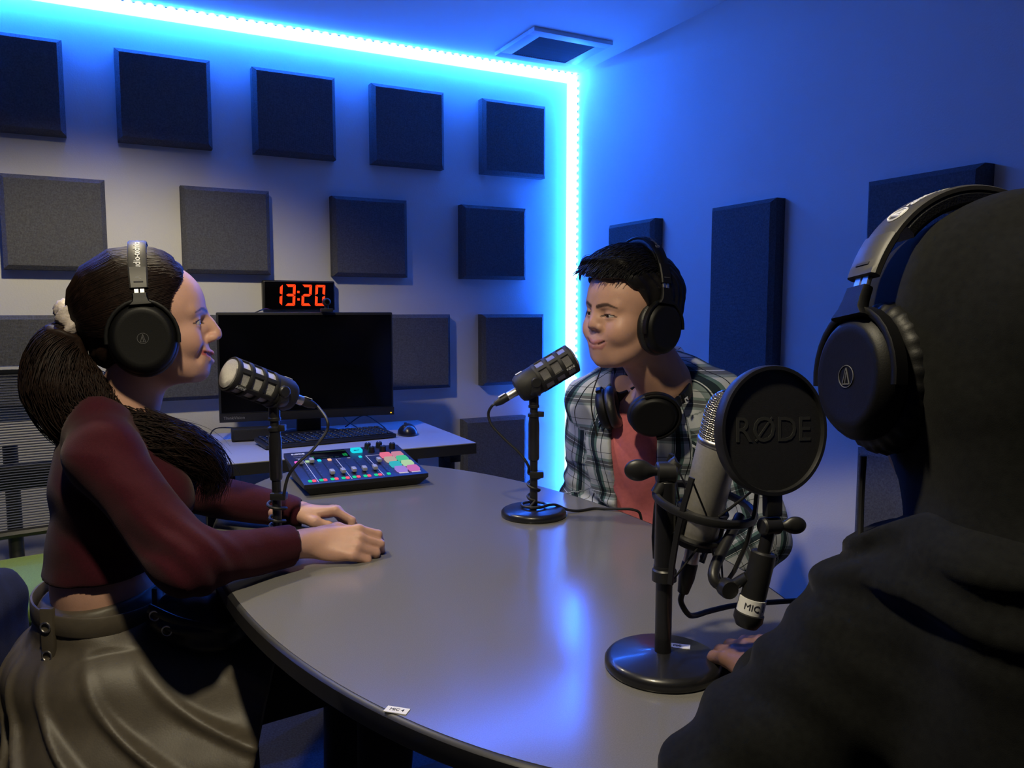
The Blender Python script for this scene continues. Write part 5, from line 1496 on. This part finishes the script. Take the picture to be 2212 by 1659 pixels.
for i in range(800):                                              # fringe, swept to one side
    y_ = RNG.uniform(-.066, .060)
    s0 = np.array((.072 - 6 * y_ * y_, y_, 0.108 + RNG.normal(0, .004))); ln = RNG.uniform(.010, .022) + .012 * (y_ < -.035); pts = []
    for k in range(6):
        t = k / 5; pts.append(MMo @ Vector((s0[0] + .020 * math.sin(1.6 * t), s0[1] - .022 * t, s0[2] + .006 * math.sin(3 * t) - ln * t * t)))
    S_.append(pts)
strand_mesh('hair_strands', S_, .00065, 'hair_black', mhair)
headphones('black headphones worn on the head of the man', MMo, MMo @ Vector((0, 0, .15)), W=.096, z0=.012, Hh=.140, xs=-.022, cup=(-.014, -.026), cr=1.10, band_mat='headphone_black', wb=.026, brand=False, group='headphones worn at the table',
           text=('audio-technica', .0125, math.radians(60), 'print_grey', 1))
# second pair hanging round his neck
zb = (MF * -.92 + UP * .32).normalized(); yb = (MF.cross(UP) * -1).normalized()
yb = Vector((.12, -.99, 0)).normalized(); zb = (zb - yb * zb.dot(yb)).normalized(); xb = yb.cross(zb)
MN = Matrix((xb, yb, zb)).transposed().to_4x4(); MN.translation = Vector((1.035, 1.405, .960))
hn = headphones('black headphones hanging round the neck of the man', MN, MN.translation, W=.080, z0=.02, Hh=.135, xs=.0, cup=(.004, -.012), cr=1.06, band_mat='headphone_black', wb=.024, brand=False, tiltc=-.75, group='headphones worn at the table')
em = MB()
LM = Matrix((xb, yb, zb)).transposed()
ebp = MN @ Vector((0, .083, .075))
en = (MN.to_3x3() @ Vector((0, 1, .15))).normalized(); ex = (xb - en * xb.dot(en)).normalized(); ey = en.cross(ex)
ER3 = Matrix((ex, ey, en)).transposed()
eo = MB().box(ebp + en * .006, (.013, .011, .0012), .0, ER3).build('emblem', 'print_white', hn)
MB().box(ebp + en * .0068, (.0105, .003, .0012), .0, ER3 @ Matrix.Rotation(.8, 3, 'Z')).build('emblem_mark', 'ink', eo)
o = MB().tube(smooth_path([MMo @ Vector((-.01, -.094, -.075)), MMo @ Vector((.0, -.090, -.13)), Vector((.985, 1.50, .98)), Vector((1.0, 1.50, .90)), Vector((1.03, 1.50, .80))], 6), .0018, 6).build('headphone_cable', 'rubber_black')
tag(o, 'thin black headphone cable hanging beside the chest of the man', 'cable')

# ------------------------------------------------------------------ hooded person seen from behind on the right
hp = thing('person', 'person in a black hoodie with the hood up, seen from behind', 'person', (.70, .30, .46))
HF = Vector((.23, .97, 0)).normalized()
MHo = head_matrix((.646, .394, 1.142), HF, pitch=math.radians(-6))
HTm = head_matrix((.680, .300, 0), Vector((.12, .99, 0)))
PH = dict(lip=(.20, .08, .07), brow=(.01, .008, .007), fw=1.0)
f = Field(axis((.40, .53, .006), (.53, .75, .003), (.75, .95, .006)), axis((.12, .30, .006), (.30, .74, .003)), axis((.40, .735, .008), (.735, .82, .0025), (.82, 1.0, .006), (1.0, 1.29, .003)))
GH = sculpt_head(f, MHo, PH)
f.cap((-.020, 0, -.055), (-.06, 0, -.18), .055, .060, MHo, .025)
f.ell((.01, 0, .85), (.105, .155, .15), HTm, .03).ell((-.02, 0, .64), (.10, .145, .17), HTm, .05).ell((-.04, 0, .50), (.12, .16, .09), HTm, .04)
SLh, ELh, WLh = Vector((.575, .415, .905)), Vector((.462, .462, .790)), Vector((.650, .602, .782))
SRh, ERh, WRh = Vector((.850, .33, .945)), Vector((.90, .42, .70)), Vector((.80, .60, .775))
f.chain([HTm @ Vector((.03, .06, .97)), SLh, ELh, WLh], (.05, .045, .038, .025), None, .02); f.chain([HTm @ Vector((.03, -.06, .97)), SRh, ERh, WRh], (.05, .045, .038, .025), None, .02)
hand(f, head_matrix(WLh, (.20, .97, -.12), roll=-.2), -1, [(.25, .35, .25)] * 4, thumb=[(.016, .024, -.006), (.040, .040, -.010), (.066, .044, -.012), (.090, .040, -.014)], sc=.94)
hand(f, head_matrix(WRh, (-.2, .97, -.1)), 1, [(.25, .35, .25)] * 4, sc=.94)
V, Q = f.mesh()
mesh_obj('body', V, Q, 'skin', hp, 180, tint=face_tint(V, MHo, (.22, .115, .075), PH, GH))
eyeballs(MHo, hp, look=(1, 0, -.1))
# hoodie: trunk and sleeves
f = Field(axis((.36, 1.02, .0045)), axis((.06, .68, .0045)), axis((.44, 1.09, .0045)))
f.ell((.01, 0, .86), (.135, .185, .165), HTm, .0).ell((-.02, 0, .62), (.135, .180, .19), HTm, .06)
f.chain([HTm @ Vector((.02, .07, .985)), SLh, ELh, WLh], (.070, .074, .062, .042), None, .035); f.chain([HTm @ Vector((.02, -.07, .985)), SRh, ERh, WRh], (.070, .074, .062, .042), None, .035)
f.ell((-.045, 0, -.165), (.120, .125, .055), MHo, .03)                     # bunched hood base
f.ell((-.085, 0, -.205), (.070, .115, .070), MHo, .03)
def hfold(p):
    a = np.exp(-((p - np.array([.47, .48, .82])) ** 2).sum(-1) / .10 ** 2)
    b = np.exp(-((p[..., 2] - 1.0) / .05) ** 2)
    return .0038 * wob(p, 13, 41) + .002 * wob(p, 30, 42) + a * .006 * np.sin((p @ np.array([.6, -.2, 1.0])) * 110 + 3 * wob(p, 15, 43)) + b * .005 * np.sin(p[..., 2] * 160 + 4 * wob(p, 12, 44)) + .003 * np.sin(p[..., 0] * 60 + 2 * wob(p, 7, 45)) * (p[..., 2] < .95)
f.warp(hfold)
sdh = np.array((.20, .97, -.12))
f.cap(np.array(WLh) + sdh * .055, np.array(WLh) + sdh * .14, .05, .06, None, .004, 'sub')
f.ell((.115, 0, -.12), (.075, .070, .09), MHo, .01, 'sub')
V, Q = f.mesh(); hoodie = mesh_obj('hoodie', V, Q, 'dark_hoodie', hp, 180)
# hood
f = Field(axis((.48, .80, .0035)), axis((.22, .55, .0035)), axis((.94, 1.33, .0035)))
f.ell((-.022, 0, .022), (.122, .086, .104), MHo, 0).ell((.030, 0, .02), (.066, .078, .086), MHo, .03).ell((-.040, 0, -.02), (.098, .082, .108), MHo, .04).cap((-.030, 0, -.07), (-.055, 0, -.17), .080, .105, MHo, .05)
f.ell((.140, 0, -.055), (.085, .056, .100), MHo, .012, 'sub')
f.warp(lambda p: .0030 * np.sin((p @ np.array([.55, .45, -.35])) * 70 + 3 * wob(p, 10, 51)) + .0018 * wob(p, 24, 52))
V, Q = f.mesh(); mesh_obj('hood', V, Q, 'dark_hoodie', hp, 180)
# trousers
f = Field(axis((.40, 1.02, .008)), axis((.04, .95, .008)), axis((.04, .66, .008)))
f.ell((-.04, 0, .52), (.145, .18, .10), HTm, .0)
for s in (1, -1):
    f.chain([HTm @ Vector((-.03, s * .09, .52)), HTm @ Vector((.42, s * .12, .53)), HTm @ Vector((.42, s * .12, .08))], (.09, .072, .055), None, .03)
V, Q = f.mesh(); mesh_obj('trousers', V, Q, 'dark_cloth', hp, 180)
for s in (1, -1):
    o_ = HTm @ Vector((.42, s * .12, 0)); e_ = HTm @ Vector((.56, s * .12, 0))
    sh = Field(axis((o_.x - .10, o_.x + .14, .006)), axis((o_.y - .10, o_.y + .24, .006)), axis((-.01, .16, .006)))
    sh.cap((o_.x, o_.y, .05), (e_.x, e_.y, .038), .05, .042, None, .02).cap((o_.x, o_.y, .10), (o_.x, o_.y, .05), .056, .052, None, .02).plane((0, 0, .001), (0, 0, -1), .003)
    V, Q = sh.mesh(); mesh_obj('shoe', V, Q, 'dark_cloth', hp, 180)
headphones('black studio headphones worn over the dark hood', MHo, MHo @ Vector((0, 0, .17)), W=.113, z0=.010, Hh=.126, xs=.004, cup=(.012, -.014), cr=1.04, wb=.034, ribs=1, a0=42, group='headphones worn at the table',
           text=('audio-technica', .0200, math.radians(55), 'print_white', 1))
o = MB().tube(smooth_path([MHo @ Vector((.02, .105, -.078)), MHo @ Vector((.025, .105, -.12)), MHo @ Vector((.02, .112, -.17)), MHo @ Vector((.01, .12, -.23))], 6), .0026, 8).build('headphone_cable', 'rubber_black')
tag(o, 'black headphone cable hanging down from the hooded person', 'cable')

# ================================================================== chairs
def task_chair(label, loc, rz, seat_mat, mesh_back=True, sz=.45, ht=.98):
    t = thing('office_chair', label, 'chair', loc, rz, 'office chairs')
    M = ROOTM[t.name]
    P_ = lambda x, y, z: M @ Vector((x, y, z))                         # chair faces local +x
    R3 = M.to_3x3()
    MB().box(P_(0, 0, sz - .04), (.48, .48, .07), .030, R3, 3).build('seat', seat_mat, t)
    MB().box(P_(-.01, 0, sz - .085), (.36, .36, .03), .008, R3).build('seat_pan', 'black_plastic', t)
    MB().cyl(P_(0, 0, .10), P_(0, 0, sz - .09), .028).build('gas_lift', 'black_metal', t)
    for k in range(5):
        a = 2 * math.pi * k / 5 + .3
        e = P_(.29 * math.cos(a), .29 * math.sin(a), .075)
        lg = MB().tube([P_(0, 0, .105), P_(.15 * math.cos(a), .15 * math.sin(a), .098), e], [.026, .022, .016], 10).build('base_spoke', 'black_plastic', t)
        ax_ = R3 @ Vector((-math.sin(a), math.cos(a), 0))
        MB().cyl(e - ax_ * .022 - UP * .048, e + ax_ * .022 - UP * .048, .026, n=18, bev=.004).build('caster', 'black_plastic', lg)
    def bk(y, z):                                                      # gently curved back
        return P_(-.235 - .05 * ((z - sz) / .5) ** 1.2 + .10 * (y / .23) ** 2 * .45, y, z)
    z0, z1 = sz + .06, ht
    if mesh_back:
        outline = []
        for k in range(40):
            a = 2 * math.pi * k / 40
            ca, sa = math.cos(a), math.sin(a)
            y = .225 * math.copysign(abs(ca) ** .45, ca); z = (z0 + z1) / 2 + (z1 - z0) / 2 * math.copysign(abs(sa) ** .45, sa)
            outline.append(bk(y, z))
        MB().tube(outline, .013, 8, closed=True).build('back_frame', 'black_plastic', t)
        mb = MB(); nrow = 62
        for k in range(nrow):
            z = z0 + (z1 - z0) * (k + .5) / nrow
            mb.tube([bk(y, z) for y in np.linspace(-.222, .222, 7)], .0021, 4)
        tag(mb.build('mesh_weave', 'chair_mesh', t, 0), kind='stuff')
        MB().strip([bk(y, z0 + .16) - R3 @ Vector((.012, 0, 0)) for y in np.linspace(-.22, .22, 9)], UP, .075, .016).build('lumbar_bar', 'black_plastic', t)
    else:
        f = Field(*[axis((c_ - .36, c_ + .36, .008)) for c_ in (loc[0], loc[1])], axis((z0 - .05, z1 + .05, .008)))
        for y in np.linspace(-.19, .19, 9):
            f.chain([bk(y, z0 + .03), bk(y, (z0 + z1) / 2), bk(y, z1 - .04 - abs(y) * .3)], (.032, .034, .026), None, .03)
        V, Q = f.mesh(); mesh_obj('backrest', V, Q, 'chair_fabric', t, 180)
    MB().tube(smooth_path([P_(-.10, 0, sz - .09), P_(-.25, 0, sz - .06), bk(0, z0 + .10) - R3 @ Vector((.03, 0, 0)), bk(0, z0 + .25) - R3 @ Vector((.03, 0, 0))], 6), .020, 10).build('back_support', 'black_plastic', t)
    return t
task_chair('black mesh-backed chair with a green seat behind the woman', (-.20, 2.40, 0), math.radians(-80), 'green_fabric', True, .48, 1.01)
task_chair('dark fabric chair that the woman sits on', (.0, 1.57, 0), math.radians(-8), 'chair_fabric', False, .44, .75)
task_chair('dark chair that the man in plaid sits on', (1.235, 1.56, 0), math.atan2(MF.y, MF.x), 'chair_fabric', False, .44, .93)
task_chair('dark chair under the hooded person', (.70, .27, 0), math.radians(83), 'chair_fabric', False, .42, .70)
